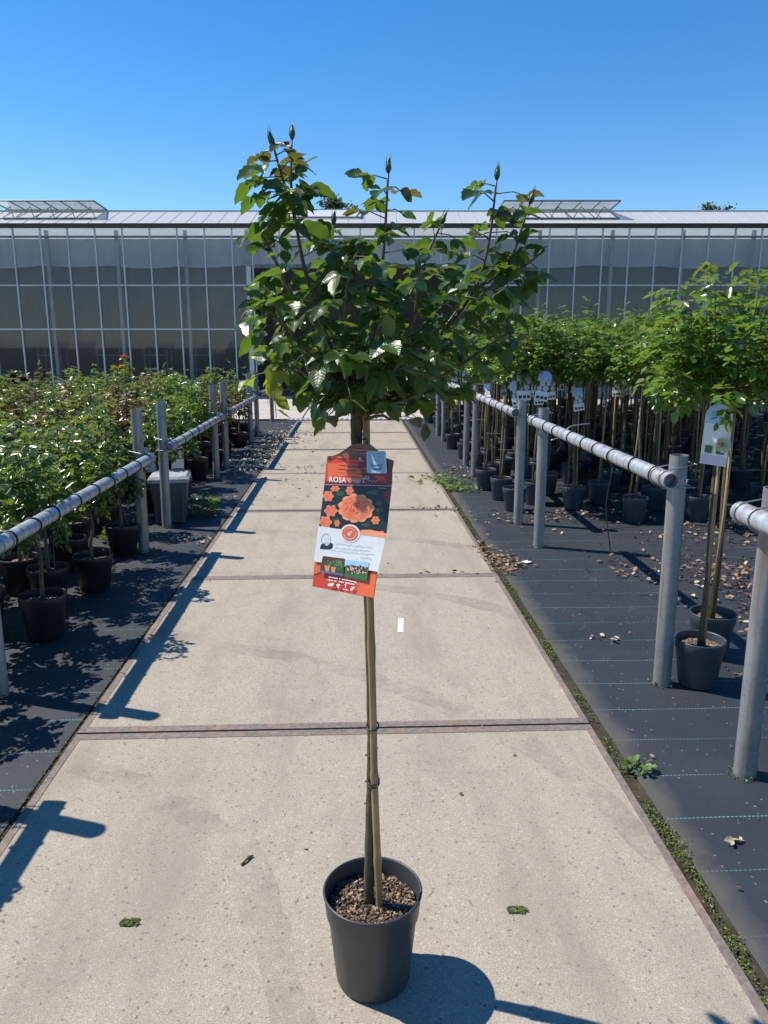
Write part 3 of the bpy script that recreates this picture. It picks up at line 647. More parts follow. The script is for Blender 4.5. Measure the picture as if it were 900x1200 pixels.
bush_group = 'potted bush roses in rows behind the low rail'
BL = {'green': 'potted bush rose with glossy dark green leaves in the crowded low bed',
      'lime': 'potted bush rose with yellowish green leaves in the crowded low bed',
      'bronze': 'potted bush rose with reddish bronze young leaves in the crowded low bed'}
def bush(x, y, kind, sc=1.0, label=None):
    r = empty('bush_rose', (x, y, 0.0), random.random()*6.28); r.scale = (1, 1, sc)
    tag(r, label or BL[kind], 'rose bush', bush_group if not label else None)
    put('pot', POT_D, r); put('soil', random.choice(SOILS), r); put('stem', random.choice(BSTEM), r); f_ = put('foliage', random.choice(BUSH[kind]), r)
    f_.rotation_euler = (0, 0, random.random()*6.28)
    g_ = random.uniform(0.86, 1.12)*(0.78 if x > -1.74 else 1.0); f_.scale = (g_, g_, 1)
    return r
front = [(-1.60, 3.82, 'green'), (-1.60, 4.60, 'green'), (-1.78, 4.36, 'green'), (-1.66, 5.42, 'green'), (-1.90, 5.02, 'lime'), (-2.24, 4.98, 'green'),
         (-2.02, 4.55, 'green'), (-1.95, 3.9, 'green'), (-2.05, 5.55, 'green'), (-1.98, 6.05, 'green'), (-1.80, 6.86, 'green'), (-1.66, 7.30, 'green')]
placed = []
for x, y, kd in front:
    o = bush(x, y, kd, random.uniform(0.96, 1.06)); placed.append((x, y))
    o['label'] = 'bush rose in a black pot standing just behind the low rail beside the path' if x > -1.7 else 'bush rose in a black pot in the second row behind the low rail'
def zone(x, y):
    n = math.sin(x*1.7 + y*0.9) + math.sin(y*1.3 - x*0.7 + 1)
    if -7.0 < x < -2.2 and 6.6 < y < 10.6: return 'bronze' if random.random() < 0.6 else random.choice(['lime', 'green'])
    if n > 1.15: return 'lime'
    if y > 10: return random.choice(['green', 'green', 'lime', 'bronze'])
    return 'green' if random.random() < 0.72 else random.choice(['bronze', 'bronze', 'lime'])
y = 1.1; row = 0
while y < 13.9:
    x = -1.70 - (0.22 if row % 2 else 0)
    xlim = -0.58*y - 0.75
    while x > xlim and x > -9.0:
        xx, yy = x + random.uniform(-.07, .07), y + random.uniform(-.07, .07)
        if all((xx-a)**2 + (yy-b_)**2 > 0.31**2 for a, b_ in placed) and not (-1.95 < xx and 6.0 < yy < 6.75) and not (xx > -1.9 and yy > 12.6):
            placed.append((xx, yy)); bush(xx, yy, zone(xx, yy), random.uniform(0.80, 1.14))
        x -= 0.49
    y += 0.46; row += 1
# flowering ones
t = bush(-3.55, 12.3, 'lime', 1.32, 'tall bush rose with orange yellow blooms rising above the low bed')
for q in ((0.02, 0.0, 0.93), (-0.12, -0.1, 0.80), (0.14, -0.12, 0.82), (0.05, 0.1, 0.78)): flower('bloom', M['orange_petal'] if q[2] > 0.9 else M['yellow_petal'], t, q, 0.06)
t = bush(-4.55, 10.6, 'green', 1.10, 'bush rose with dark crimson blooms in the low bed')
for q in ((0.02, 0.0, 0.92), (-0.10, -0.1, 0.86), (0.12, -0.12, 0.85), (0.0, -0.2, 0.80), (0.2, 0.0, 0.88), (-.2, .05, .85)): flower('bloom', M['red_petal'], t, q, 0.075)
t = bush(-4.18, 8.35, 'green', 1.08, 'bush rose with one bright yellow bloom in the low bed')
flower('bloom', M['yellow_petal'], t, (0.0, -0.05, 0.90), 0.075)

# --- standard roses on tall stems with canes
STD = [foliage('foliage', [M['leaf_std'], M['twig'], M['leaf_lime']], 30, 0.285, 1.14, 1.80, 1400, 0.048, 1.20, 0.3, 0.1, 0.004, -0.7) for _ in range(5)]
STD_NEAR = foliage('foliage', [M['leaf_std'], M['twig'], M['leaf_lime']], 46, 0.35, 1.22, 1.74, 2700, 0.046, 1.24, 0.4, 0.1, 0.004, -0.45)
SSTEM = []; SCANE = []
for i in range(5):
    j = lambda s_: random.uniform(-s_, s_)
    SSTEM.append(MB().tube(bez([(0.008,0,0.16), (j(.02), j(.02), 0.5), (j(.02), j(.02), 0.85), (0,0,1.1), (0,0,1.26)], 3), [0.0125]*9+[0.012]*2+[0.014, 0.017], 7).mesh('stem', M['bark']))
    dx, dy = j(.03), j(.03)
    b = MB(); b.tube([(0.03+dx, 0.01+dy, 0.16), (0.022, 0.012, 0.7), (0.018, 0.012, 1.28)], 0.0078, 7)
    SCANE.append(b.mesh('cane', M['bamboo']))
std_group = 'potted standard roses in rows behind the high rail'
def std(x, y, label=None, near=False):
    r = empty('standard_rose', (x, y, 0), random.random()*6.28)
    tag(r, label or 'potted standard rose with bare stem, cane and round leafy head in the packed bed', 'rose tree', None if label else std_group)
    s = 0.97 if near else random.uniform(0.90, 1.04)
    put('pot', POT_B, r); put('soil', random.choice(SOILB), r); a = put('stem', random.choice(SSTEM), r); c = put('cane', random.choice(SCANE), r)
    f_ = put('foliage', STD_NEAR if near else random.choice(STD), r); f_.rotation_euler = (0,0,random.random()*6.28); f_.scale = (1, 1, s); f_.location = (0, 0, 1.22*(1-s) + (0.03 if near else 0))
    r.rotation_euler = (R(random.uniform(-1.2, 1.2)), R(random.uniform(-1.2, 1.2)), random.random()*6.28)
    return r
std(1.525, 3.13, 'standard rose in a blue grey pot right beside a rail post', True).rotation_euler = (0, 0, -2.3)
std(1.735, 3.46, 'standard rose in the pot just behind the one touching the rail post', True).rotation_euler = (0, 0, -2.3)
sf = [(1.45, 6.74), (1.42, 7.24), (2.00, 6.77), (2.37, 6.26), (1.92, 7.45), (2.62, 7.62), (2.92, 6.28), (3.25, 6.62), (2.72, 6.72), (1.70, 7.02), (1.36, 7.75), (2.30, 7.0), (3.55, 6.25), (3.75, 6.8)]
sp = []
for x, y in sf:
    o = std(x, y); o['label'] = 'potted standard rose at the open edge of the packed bed facing the leaf litter'; sp.append((x, y))
y = 7.2; row = 0
while y < 14.5:
    x = 1.44 + (0.2 if row % 2 else 0)
    while x < 0.60*y + 0.5 and x < 8.5:
        xx, yy = x + random.uniform(-.07, .07), y + random.uniform(-.07, .07)
        if all((xx-a)**2 + (yy-b_)**2 > 0.36**2 for a, b_ in sp): sp.append((xx, yy)); std(xx, yy)
        x += 0.47
    y += 0.45; row += 1

y = 15.0; row = 0
while y < 18.0:
    x = 1.85 + (0.3 if row % 2 else 0)
    while x < 0.56*y + 0.3 and x < 9.6:
        o = std(x + random.uniform(-.1, .1), y + random.uniform(-.1, .1)); o.location.z = 0.022; x += 0.72
    y += 0.62; row += 1
# --- hanging plant labels
def poly_prism(pts, y0=0.0, th=0.0012):
    n = len(pts); vs = [(p[0], y0, p[1]) for p in pts] + [(p[0], y0 + th, p[1]) for p in pts]
    return vs, [tuple(range(n)), tuple(range(2*n-1, n-1, -1))] + [(i, i+n, (i+1)%n+n, (i+1)%n) for i in range(n)]
def arch(w_, z0, z1, rad, n=8):
    pts = [(-w_/2, z0), (w_/2, z0)]
    for i in range(n+1): a = math.pi*i/n; pts.append((w_/2*math.cos(a), z1 - rad + rad*math.sin(a)))
    return pts
def circ(cx, cz, r, n=12): return [(cx + r*math.cos(2*math.pi*i/n), cz + r*math.sin(2*math.pi*i/n)) for i in range(n)]
def rect(x0, x1, z0, z1): return [(x0, z0), (x1, z0), (x1, z1), (x0, z1)]
def tag_parts(kind):
    out = []; L = lambda nm_, m_, ps: out.append((nm_, m_, ps))
    if kind == 'white':
        L('card', 'p_char', [arch(0.125, 0, 0.26, 0.05)])
        L('sky_print', 'p_sblue', [arch(0.119, 0.165, 0.257, 0.047)])
        L('lower_print', 'p_white', [rect(-0.0595, 0.0595, 0.003, 0.085)])
        L('flower_print', 'p_silver', [circ(-0.03, 0.105, 0.022), circ(0.022, 0.112, 0.026), circ(-0.012, 0.15, 0.025), circ(0.04, 0.155, 0.017), circ(0.01, 0.195, 0.018), circ(-0.042, 0.185, 0.015)])
        L('photo_print', 'p_dark', [rect(-0.045, -0.018, 0.02, 0.045), rect(-0.008, 0.018, 0.02, 0.045), rect(0.026, 0.05, 0.02, 0.045)])
    elif kind == 'pale':
        L('card', 'p_white', [arch(0.125, 0, 0.26, 0.055)])
        L('sky_print', 'p_sky', [arch(0.119, 0.175, 0.257, 0.05)])
        L('shade_print', 'p_sblue', [circ(-0.02, 0.215, 0.018), circ(0.015, 0.2, 0.014), circ(0.025, 0.225, 0.012)])
        L('foot_print', 'p_lilac', [rect(-0.0595, 0.0595, 0.003, 0.04)])
        L('photo_print', 'p_green', [rect(-0.045, -0.012, 0.05, 0.082), rect(0.008, 0.045, 0.05, 0.082)])
    else:
        L('card', 'p_white', [arch(0.125, 0, 0.26, 0.045)])
        L('photo_print', 'p_brown', [rect(-0.0595, 0.0595, 0.12, 0.215)])
        L('flower_print', 'p_pinkw', [circ(-0.025, 0.155, 0.027), circ(0.028, 0.178, 0.024), circ(0.03, 0.14, 0.016)])
        L('band_print', 'p_darkred', [rect(-0.0595, 0.0595, 0.003, 0.035)])
    return out
TAGM = {}
for kd in ('white', 'orange', 'pale'):
    TAGM[kd] = []
    for i, (nm_, m_, ps) in enumerate(tag_parts(kd)):
        b = MB()
        for p in ps: b.add(*poly_prism(p, -0.0009*i if i else 0.0, 0.0012 if i == 0 else 0.0006))
        TAGM[kd].append((nm_, b.mesh(nm_, M[m_], False)))
    TAGM[kd].append(('loop', MB().tube([(0.0, 0.0012, 0.25), (0.02, 0.012, 0.285), (0.0, 0.022, 0.30), (-0.02, 0.012, 0.285), (0.0, 0.0012, 0.25)], 0.0012, 4).mesh('loop', M['wire'])))
def plant_tag(kind, x, y, z, rz, tilt, label, group):
    r = empty('plant_label', (x, y, z), 0); r.rotation_euler = (R(random.uniform(-6, 6)), R(tilt), rz)
    tag(r, label, 'plant label', group)
    for nm_, me in TAGM[kind]: put(nm_, me, r)
    return r
wg = 'white plant labels under the standard rose heads'; wl = 'white plant label with pale flower print hanging under a standard rose head'
plant_tag('pale', 1.462, 3.04, 0.998, R(-42), 3, 'large white plant label with blue top hanging on the stem beside the rail post', None).scale = (0.84, 0.84, 0.96)
fl = bpy.data.objects[-1] if False else None
for x, y, tl in ((1.475, 6.63, -2), (1.60, 6.55, 9)): plant_tag('white', x, y, 0.99, R(random.uniform(-15, 15)), tl, wl, wg)
cnt = 0
for x, y in sorted(sp, key=lambda q: q[1]):
    if y > 6.5 and cnt < 60 and random.random() < (0.8 if y < 8.6 else 0.45):
        cnt += 1; plant_tag('white', x - 0.01, y - 0.05, random.uniform(0.84, 0.99), R(random.uniform(-60, 60)), random.uniform(-12, 12), wl, wg).scale = (random.uniform(.75, .95),)*3
og = 'orange and white plant labels among the bush roses'; ol_ = 'small orange and white plant label hanging among the bush rose stems'
cnt = 0
for x, y in sorted(placed, key=lambda q: -q[0] + 0.25*q[1]):
    if 5.0 < y < 11 and cnt < 14 and random.random() < 0.4:
        cnt += 1; plant_tag('orange', x + 0.0, y - 0.05, random.uniform(0.27, 0.34), R(random.uniform(-40, 60)), random.uniform(-14, 14), ol_, og)
cb = flower('rose_bloom', M['cream_petal'], None, (1.474, 2.998, 1.085), 0.032); cb.rotation_euler = (R(80), 0, 0)
tag(cb, 'cream white double rose bloom in front of the large white label', 'flower')

# support wires through the standard bed
for i, (yy, zz) in enumerate(((6.95, 0.52), (7.55, 0.60), (8.3, 0.66), (9.2, 0.60), (10.3, 0.66), (11.4, 0.62))):
    n = 14; o = MB().tube([(1.33 + (8-1.33)*q/n, yy + 0.01*math.sin(q), zz - 0.02*math.sin(q*0.9)) for q in range(n+1)], 0.0032, 5).build('support_wire', M['rubber'])
    tag(o, 'thin dark support wire strung through the rows of standard rose stems', 'wire', 'support wires in the standard rose bed')
o = MB().tube(bez([(1.62,6.2,0.70),(1.72,6.25,0.73),(1.80,6.3,0.80),(1.98,6.35,0.82)], 5), 0.006, 6).build('bent_wire', M['wire'])
tag(o, 'short pale bent wire sticking out of the standard rose stems behind the rail', 'wire')

# --- grey tub with lid
tub = empty('storage_tub', (-1.56, 6.50, 0), R(8)); tag(tub, 'grey rectangular plastic tub with pale lid beside a rail post', 'tub')
def taper(w0, d0, w1, d1, z0, z1):
    vs = [(-w0/2,-d0/2,z0),(w0/2,-d0/2,z0),(w0/2,d0/2,z0),(-w0/2,d0/2,z0),(-w1/2,-d1/2,z1),(w1/2,-d1/2,z1),(w1/2,d1/2,z1),(-w1/2,d1/2,z1)]
    return vs, [(0,3,2,1),(4,5,6,7),(0,1,5,4),(1,2,6,5),(2,3,7,6),(3,0,4,7)]
b = MB(); b.add(*taper(0.24, 0.28, 0.30, 0.36, 0.0, 0.37)); b.build('body', M['tub'], tub, False)
b = MB(); b.add(*taper(0.33, 0.39, 0.33, 0.39, 0.345, 0.375)); b.add(*taper(0.325, 0.385, 0.29, 0.35, 0.3755, 0.395)); b.build('lid', M['tub_lid'], tub, False)
b = MB(); b.box((0.0, -0.168, 0.18), (0.04, 0.02, 0.34)); b.box((0.11, -0.165, 0.18), (0.02, 0.02, 0.34)); b.box((-0.11, -0.165, 0.18), (0.02, 0.02, 0.34)); b.build('rib', M['tub'], tub, False)

# --- weeds
def weed(name, x, y, n, r, h, ls, label, m='weed'):
    pos = []; dr = []; nm = []; sc = []
    for i in range(n):
        a = random.random()*6.28; q = r*math.sqrt(random.random()); pos.append((q*math.cos(a), q*math.sin(a), h*random.uniform(0.05, 1)*(1-0.5*q/r)))
        dr.append((math.cos(a), math.sin(a), random.uniform(-.2, .9))); nm.append((random.uniform(-.5,.5), random.uniform(-.5,.5), 1)); sc.append(ls*random.uniform(.6, 1.2))
    ex = MB()
    for i in range(5): a = random.random()*6.28; ex.tube([(0,0,-0.01), (r*.5*math.cos(a), r*.5*math.sin(a), h*.8)], 0.002, 4)
    o = put(name, cloud(name, LV, LF, np.array(pos), np.array(dr), np.array(nm), np.array(sc), [M[m]], None, ex), None, (x, y, 0)); tag(o, label, 'weed'); return o
weed('weed', -1.37, 6.72, 150, 0.15, 0.20, 0.06, 'leafy green weed growing beside the grey tub', 'leaf_green')
weed('weed', 1.005, 2.44, 40, 0.035, 0.035, 0.03, 'tiny green weed sprouting from the mossy path edge near a rail post')
weed('weed', -1.78, 5.78, 90, 0.14, 0.14, 0.05, 'low green weed between the pots and the rail', 'leaf_green')

# --- cuttings and litter (uncountable)
def scatter(name, pts, size, m, label, cat, zmax=0.02, flatn=0.5):
    N = len(pts); pos = np.array([(p[0], p[1], random.uniform(0.001, zmax)) for p in pts])
    dr = np.column_stack([RNG.normal(size=N), RNG.normal(size=N), RNG.normal(size=N)*0.25]); nm = np.column_stack([RNG.normal(size=N)*flatn, RNG.normal(size=N)*flatn, np.ones(N)])
    o = put(name, cloud(name, LV, LF, pos, dr, nm, size*RNG.uniform(0.5, 1.3, N), [M[m]])); o['kind'] = 'stuff'; tag(o, label, cat); return o
def blob(cx, cy, rx, ry, n): return [(cx + random.gauss(0, rx), cy + random.gauss(0, ry)) for _ in range(n)]
pts = blob(0.92, 8.3, .12, .13, 90) + blob(1.12, 7.75, .12, .12, 90) + blob(1.0, 8.0, .1, .1, 40)
scatter('green_cuttings', pts, 0.055, 'weed', 'green leafy cuttings lying at the path edge beside the standard roses', 'cuttings', 0.05, 0.8)
pts = []
for _ in range(2300):
    x = random.uniform(1.5, 4.2); y = random.uniform(3.0, 7.2)
    d = math.sin(x*3.1+y*1.7)+math.sin(y*3.7-x*2.2)+0.9*(x-2.0)
    if random.random() < min(1, max(0.004, 0.42*d-0.22)): pts.append((x, y))
pts += blob(1.98, 3.15, .14, .09, 90) + blob(2.0, 6.55, .5, .12, 160) + blob(3.0, 5.9, .5, .25, 200) + blob(2.45, 4.5, .28, .38, 420) + blob(2.3, 3.75, .14, .12, 70) + blob(1.25, 8.9, .12, .3, 80) + blob(1.5, 6.35, .2, .1, 50)
scatter('fallen_leaves', pts, 0.038, 'litter', 'brown dry leaves strewn over the black cloth by the standard roses', 'dry leaves', 0.018)
pts = blob(0.985, 5.15, .05, .22, 110) + blob(1.09, 5.0, .06, .08, 45) + blob(0.95, 5.4, .03, .1, 15)
scatter('fallen_leaves', pts, 0.035, 'litter', 'small heap of brown dry leaves on the path edge', 'dry leaves', 0.022)
pts = blob(-1.25, 10.8, .14, .9, 420) + blob(-1.2, 12.6, .2, .8, 320) + blob(-0.85, 11.8, .18, .7, 110) + blob(-1.3, 9.6, .12, .3, 110) + blob(-1.33, 6.0, .14, .1, 0)
scatter('fallen_leaves', pts, 0.04, 'petal_litter', 'pale dry leaves and soil crumbs along the path edge by the bush roses', 'dry leaves', 0.018)
pts = blob(-1.28, 5.85, .10, .05, 36) + blob(-1.13, 5.72, .05, .04, 18) + blob(-1.15, 7.35, .1, .06, 30) + blob(-1.3, 9.0, .1, .1, 40)
scatter('petal_scatter', pts, 0.026, 'petal_litter', 'pale dry petals scattered on the cloth near the grey tub', 'petals', 0.012)
pts = [(random.uniform(-1.07, .93), random.uniform(1.2, 14.6)) for _ in range(170)] + [(random.uniform(1.05, 2.4), random.uniform(1.4, 6)) for _ in range(60)] + [(random.uniform(-2.2, -1.12), random.uniform(1.4, 9)) for _ in range(90)]
pts += [(random.uniform(-1.06, 0.2), random.uniform(7.5, 14.6)) for _ in range(380)] + blob(-0.55, 10.2, .3, 1.2, 160) + blob(-0.2, 8.3, .35, .25, 60)
scatter('crumbs', pts, 0.016, 'litter', 'tiny leaf crumbs dotted over the concrete and cloth', 'debris', 0.010)
pts = blob(0.75, 6.82, .12, .03, 25) + blob(0.55, 4.82, .2, .02, 14) + blob(-.45, 7.6, .3, .3, 22) + blob(-.6, 9.2, .25, .1, 40) + blob(-.3, 8.8, .2, .05, 25)+ blob(-.75, 8.3, .15, .08, 20)
scatter('crumbs', pts, 0.035, 'litter', 'dark leaf scraps along the slab joints', 'debris', 0.012)
o = scatter('petal_litter', blob(1.155, 2.03, .016, .010, 7), 0.030, 'petal_litter', 'few white dry petals on the black cloth near the path edge', 'petals', 0.014)
o = scatter('petal_litter', blob(1.27, 3.65, .03, .02, 10), 0.03, 'petal_litter', 'small pale dry leaf scraps between the path and the rail post', 'petals', 0.014)
# moss in the gap on the standard-rose side
pts = []
for _ in range(15000):
    y = random.uniform(0.9, 7.5); d = math.sin(y*2.3)*math.sin(y*5.1+1) + 0.6*math.sin(y*13) + 0.4*math.sin(y*31+2)
    if random.random() < 0.35 + 0.55*d: pts.append((0.952 + 0.010*math.sin(y*7.3) + random.gauss(0, 0.007 + 0.007*max(0, d)), y))
o = scatter('moss', pts, 0.0075, 'moss', 'green moss filling the gap between path and black cloth', 'moss', 0.007, 1.0)
pts = [(random.gauss(-1.093, 0.010), random.uniform(1.4, 9)) for _ in range(2200)]
scatter('moss', pts, 0.007, 'moss', 'thin dark moss in the gap along the low rail side of the path', 'moss', 0.006, 1.0)
pts = []
for sx_ in (-1.535, 1.375):
    for k_ in range(0, 4):
        for y in (2.40 + 3.08*k_, 3.14 + 3.08*k_):
            for _ in range(60): a_ = random.random()*6.28; r_ = 0.042 + abs(random.gauss(0, .010)); pts.append((sx_ + r_*math.cos(a_), y + r_*math.sin(a_)))
scatter('post_foot_moss', pts, 0.010, 'moss', 'dark moss and grit gathered round the feet of the rail posts', 'moss', 0.010, 1.0)
# lifting holes with moss
for x, y, lab in ((-0.595, 1.752, 'mossy lifting hole in the plate left of the rose tree'), (0.424, 1.757, 'mossy lifting hole in the plate right of the rose tree')):
    pts = [(x + max(-.024, min(.024, random.gauss(0.004, .011))), y + max(-.012, min(.012, random.gauss(-.002, .006)))) for _ in range(150)]
    N = len(pts); pos = np.array([(p[0], p[1], 0.006) for p in pts]); dr = np.column_stack([RNG.normal(size=N), RNG.normal(size=N), RNG.uniform(0, .5, N)])
    hole = empty('lifting_hole', (x, y, 0)); tag(hole, lab.replace(' left of', ' on the low rail side of').replace(' right of', ' on the high rail side of'), 'lifting hole')
    MB().add([(x-.024,y-.012,0.0095),(x+.018,y-.013,0.0095),(x+.024,y-.002,0.0095),(x+.021,y+.012,0.0095),(x-.018,y+.012,0.0095),(x-.026,y+.003,0.0095)], [(0,1,2,3,4,5)]).build('hole_floor', M['dirt'], hole, loc=(-x, -y, 0))
    m_ = put('moss', cloud('moss', LV, LF, pos + np.array([0,0,0.003]), dr, np.column_stack([np.zeros(N), np.zeros(N), np.ones(N)]), RNG.uniform(.004, .009, N), [M['moss']]), hole, (-x, -y, 0)); m_['kind'] = 'stuff'
# twig and a lost white label on the concrete
o = MB().tube([(-0.335,1.965,0.010),(-0.322,1.985,0.013),(-0.318,1.995,0.012),(-0.305,2.005,0.010)], [0.004,0.0035,0.005,0.002], 5).build('twig', M['twig']); tag(o, 'short dark twig lying on the concrete plate behind the potted rose tree', 'twig')
o = MB().box((0,0,0), (0.030, 0.20, 0.0015)).build('stick_label', M['p_white'], None, False, loc=(0.245, 3.87, 0.0095), rz=R(-4)); tag(o, 'narrow white stick label lying on the concrete', 'plant label')
o = MB().box((0,0,0), (0.05, 0.05, 0.003)).build('paper_scrap', M['p_white'], None, False, loc=(1.19, 5.06, 0.004), rz=R(30)); tag(o, 'torn white label scrap lying on the black cloth beside dry leaves', 'litter')

# ================================================================== THE POTTED ROSE TREE
RT = empty('rose_tree', (0.036, 1.556, 0.006)); tag(RT, 'tall standard rose with leafy green head, bamboo cane and dark pot on the path', 'rose tree')
RTO = Vector(RT.location)
def rel(p): return tuple(Vector(p) - RTO)
pm = MB(); h = 0.238; n = 48
pm.lathe([(0.079,0.0),(0.085,0.004),(0.0875,0.012),(0.1035,0.176),(0.106,0.180),(0.1085,0.183),(0.1135,0.232),(0.1155,0.234),(0.1160,0.2385),(0.1140,0.241),(0.1110,0.2405),(0.1095,0.236),(0.1050,0.190),(0.1010,0.16)], n); pm.disc_cap(0.079, 0.0, n, flip=True)
pm.build('pot', M['pot'], RT)
so = soil_mesh(0.1045, 0.193, 28); put('soil', so, RT)
N = 1500; a = RNG.uniform(0, 6.283, N); q = 0.101*np.sqrt(RNG.uniform(0, 1, N)); pos = np.column_stack([q*np.cos(a), q*np.sin(a), 0.196 + RNG.uniform(-.003, .006, N)])
CV = [(-.5,-1,0),(.5,-1,0),(.45,1,0),(-.45,1,0),(-.4,-.9,.5),(.4,-.9,.5),(.35,.9,.45),(-.35,.9,.45)]; CF = [(4,5,6,7),(0,1,5,4),(1,2,6,5),(2,3,7,6),(3,0,4,7)]
ch = put('bark_chips', cloud('bark_chips', CV, CF, pos, np.column_stack([RNG.normal(size=N), RNG.normal(size=N), RNG.normal(size=N)*.35]), np.column_stack([RNG.normal(size=N)*.5, RNG.normal(size=N)*.5, np.ones(N)]), RNG.uniform(.0022, .0062, N), [M['chips']]), RT); ch['kind'] = 'stuff'; ch.data.polygons.foreach_set('use_smooth', [False]*len(ch.data.polygons))
sp_ = [(0.027,1.565,0.191),(0.029,1.565,0.332),(0.034,1.574,0.514),(0.035,1.577,0.652),(0.028,1.577,0.952),(0.016,1.576,1.141),(0.007,1.572,1.285),(0.009,1.567,1.345)]
pts = bez([rel(p) for p in sp_], 6); k = len(pts)
rad = []
for i in range(k):
    t_ = i/(k-1); r_ = 0.0125 - 0.0035*min(1, t_*1.6) + (0.0055*max(0, (t_-0.72)/0.28)) + 0.0006*math.sin(i*2.1); rad.append(r_)
st = MB().tube(pts, rad, 12)
for i in range(9):
    j_ = random.randrange(4, k-8); p = pts[j_]; a_ = random.random()*6.28; st.tube([p + Vector((math.cos(a_), math.sin(a_), 0))*0.006, p + Vector((math.cos(a_), math.sin(a_), 0.1))*0.0155], [0.004, 0.0015], 5)
st.build('stem', M['bark'], RT)
cp = [(0.053,1.548,0.175),(0.046,1.552,0.369),(0.041,1.555,0.522),(0.039,1.557,0.658),(0.033,1.557,0.957),(0.028,1.557,1.215),(0.026,1.557,1.372)]
pts = bez([rel(p) for p in cp], 8); k = len(pts); rad = []; nodes = (6, 17, 29, 40, 47)
for i in range(k): rad.append(0.0088 - 0.0012*i/k + (0.0016 if i in nodes else 0))
cane = MB().tube(pts, rad, 12).build('cane', M['bamboo'], RT)
for z_, xx in ((0.522, 0.0385), (0.515, 0.0385), (0.655, 0.0375), (1.30, 0.018)):
    rr_ = 0.0195; cy_ = 1.5655
    MB().tube([(xx - RTO.x + 0.0135*math.cos(a), cy_ - RTO.y + rr_*math.sin(a), z_ - RTO.z + 0.003*math.sin(a)) for a in [2*math.pi*j/18 for j in range(19)]], 0.0017, 5).build('tie', M['rubber'], RT)

BR = [
    [(0.006,1.560,1.339),(-0.046,1.530,1.490),(-0.086,1.500,1.614),(-0.104,1.500,1.712),(-0.121,1.490,1.769),(-0.138,1.480,1.830)],
    [(-0.102,1.500,1.690),(-0.109,1.500,1.770),(-0.106,1.510,1.849)],
    [(0.015,1.560,1.342),(0.045,1.520,1.522),(0.060,1.500,1.660),(0.068,1.500,1.791)],
    [(0.018,1.570,1.338),(0.130,1.550,1.457),(0.225,1.520,1.570),(0.258,1.520,1.664),(0.271,1.520,1.785)],
    [(0.236,1.520,1.586),(0.293,1.500,1.631),(0.318,1.500,1.699),(0.331,1.500,1.740)],
    [(0.005,1.560,1.341),(-0.077,1.460,1.412),(-0.121,1.420,1.445),(-0.151,1.400,1.430)],
    [(0.006,1.565,1.345),(-0.103,1.520,1.490),(-0.164,1.500,1.553),(-0.191,1.490,1.567)],
    [(0.008,1.570,1.342),(-0.107,1.600,1.557),(-0.165,1.620,1.673),(-0.184,1.620,1.708)],
    [(0.011,1.575,1.341),(-0.022,1.620,1.541),(-0.039,1.650,1.660),(-0.036,1.650,1.723)],
    [(0.013,1.560,1.340),(-0.012,1.420,1.520),(-0.003,1.380,1.605),(0.012,1.370,1.643)],
    [(0.018,1.575,1.341),(0.100,1.620,1.541),(0.154,1.650,1.661),(0.183,1.650,1.724)],
    [(0.018,1.560,1.345),(0.105,1.440,1.505),(0.115,1.400,1.585),(0.115,1.390,1.609)],
    [(0.018,1.565,1.340),(0.176,1.500,1.426),(0.268,1.470,1.490),(0.301,1.460,1.509)],
    [(0.018,1.565,1.338),(0.141,1.480,1.394),(0.209,1.440,1.389),(0.229,1.430,1.378)],
    [(0.231,1.530,1.570),(0.306,1.480,1.617),(0.347,1.460,1.647)],
    [(0.015,1.575,1.341),(0.051,1.690,1.545),(0.072,1.720,1.635)],
    [(0.008,1.575,1.341),(-0.081,1.690,1.520),(-0.138,1.720,1.610)],
    [(0.018,1.575,1.340),(0.180,1.680,1.500),(0.265,1.710,1.610)],
    [(0.009,1.560,1.340),(-0.020,1.380,1.446),(-0.047,1.330,1.490)],
    [(0.017,1.560,1.340),(0.077,1.360,1.446),(0.096,1.320,1.490)],
    [(0.014,1.560,1.342),(0.032,1.360,1.461),(0.046,1.320,1.518)],
    [(0.018,1.565,1.336),(0.084,1.480,1.370),(0.139,1.450,1.368)],
    [(0.018,1.565,1.330),(0.055,1.500,1.349),(0.073,1.490,1.341)],
    [(0.004,1.565,1.334),(-0.019,1.500,1.371),(-0.034,1.490,1.365)],
    [(0.006,1.560,1.342),(-0.111,1.420,1.505),(-0.138,1.400,1.563)],
    [(0.004,1.565,1.340),(-0.141,1.560,1.457),(-0.186,1.570,1.482)],
    [(0.018,1.575,1.338),(0.221,1.600,1.490),(0.302,1.620,1.567)],
    [(0.018,1.560,1.342),(0.168,1.450,1.521),(0.206,1.420,1.606)],
    [(0.011,1.560,1.342),(0.004,1.500,1.568),(-0.031,1.480,1.658)],
    [(0.004,1.570,1.338),(-0.115,1.660,1.419),(-0.170,1.700,1.490)],
    [(0.018,1.570,1.338),(0.194,1.660,1.437),(0.272,1.700,1.490)],
]
BUDS = {3: 1, 0: 1, 1: 1, 2: 1, 4: 1, 8: 1, 10: 1, 11: 1}
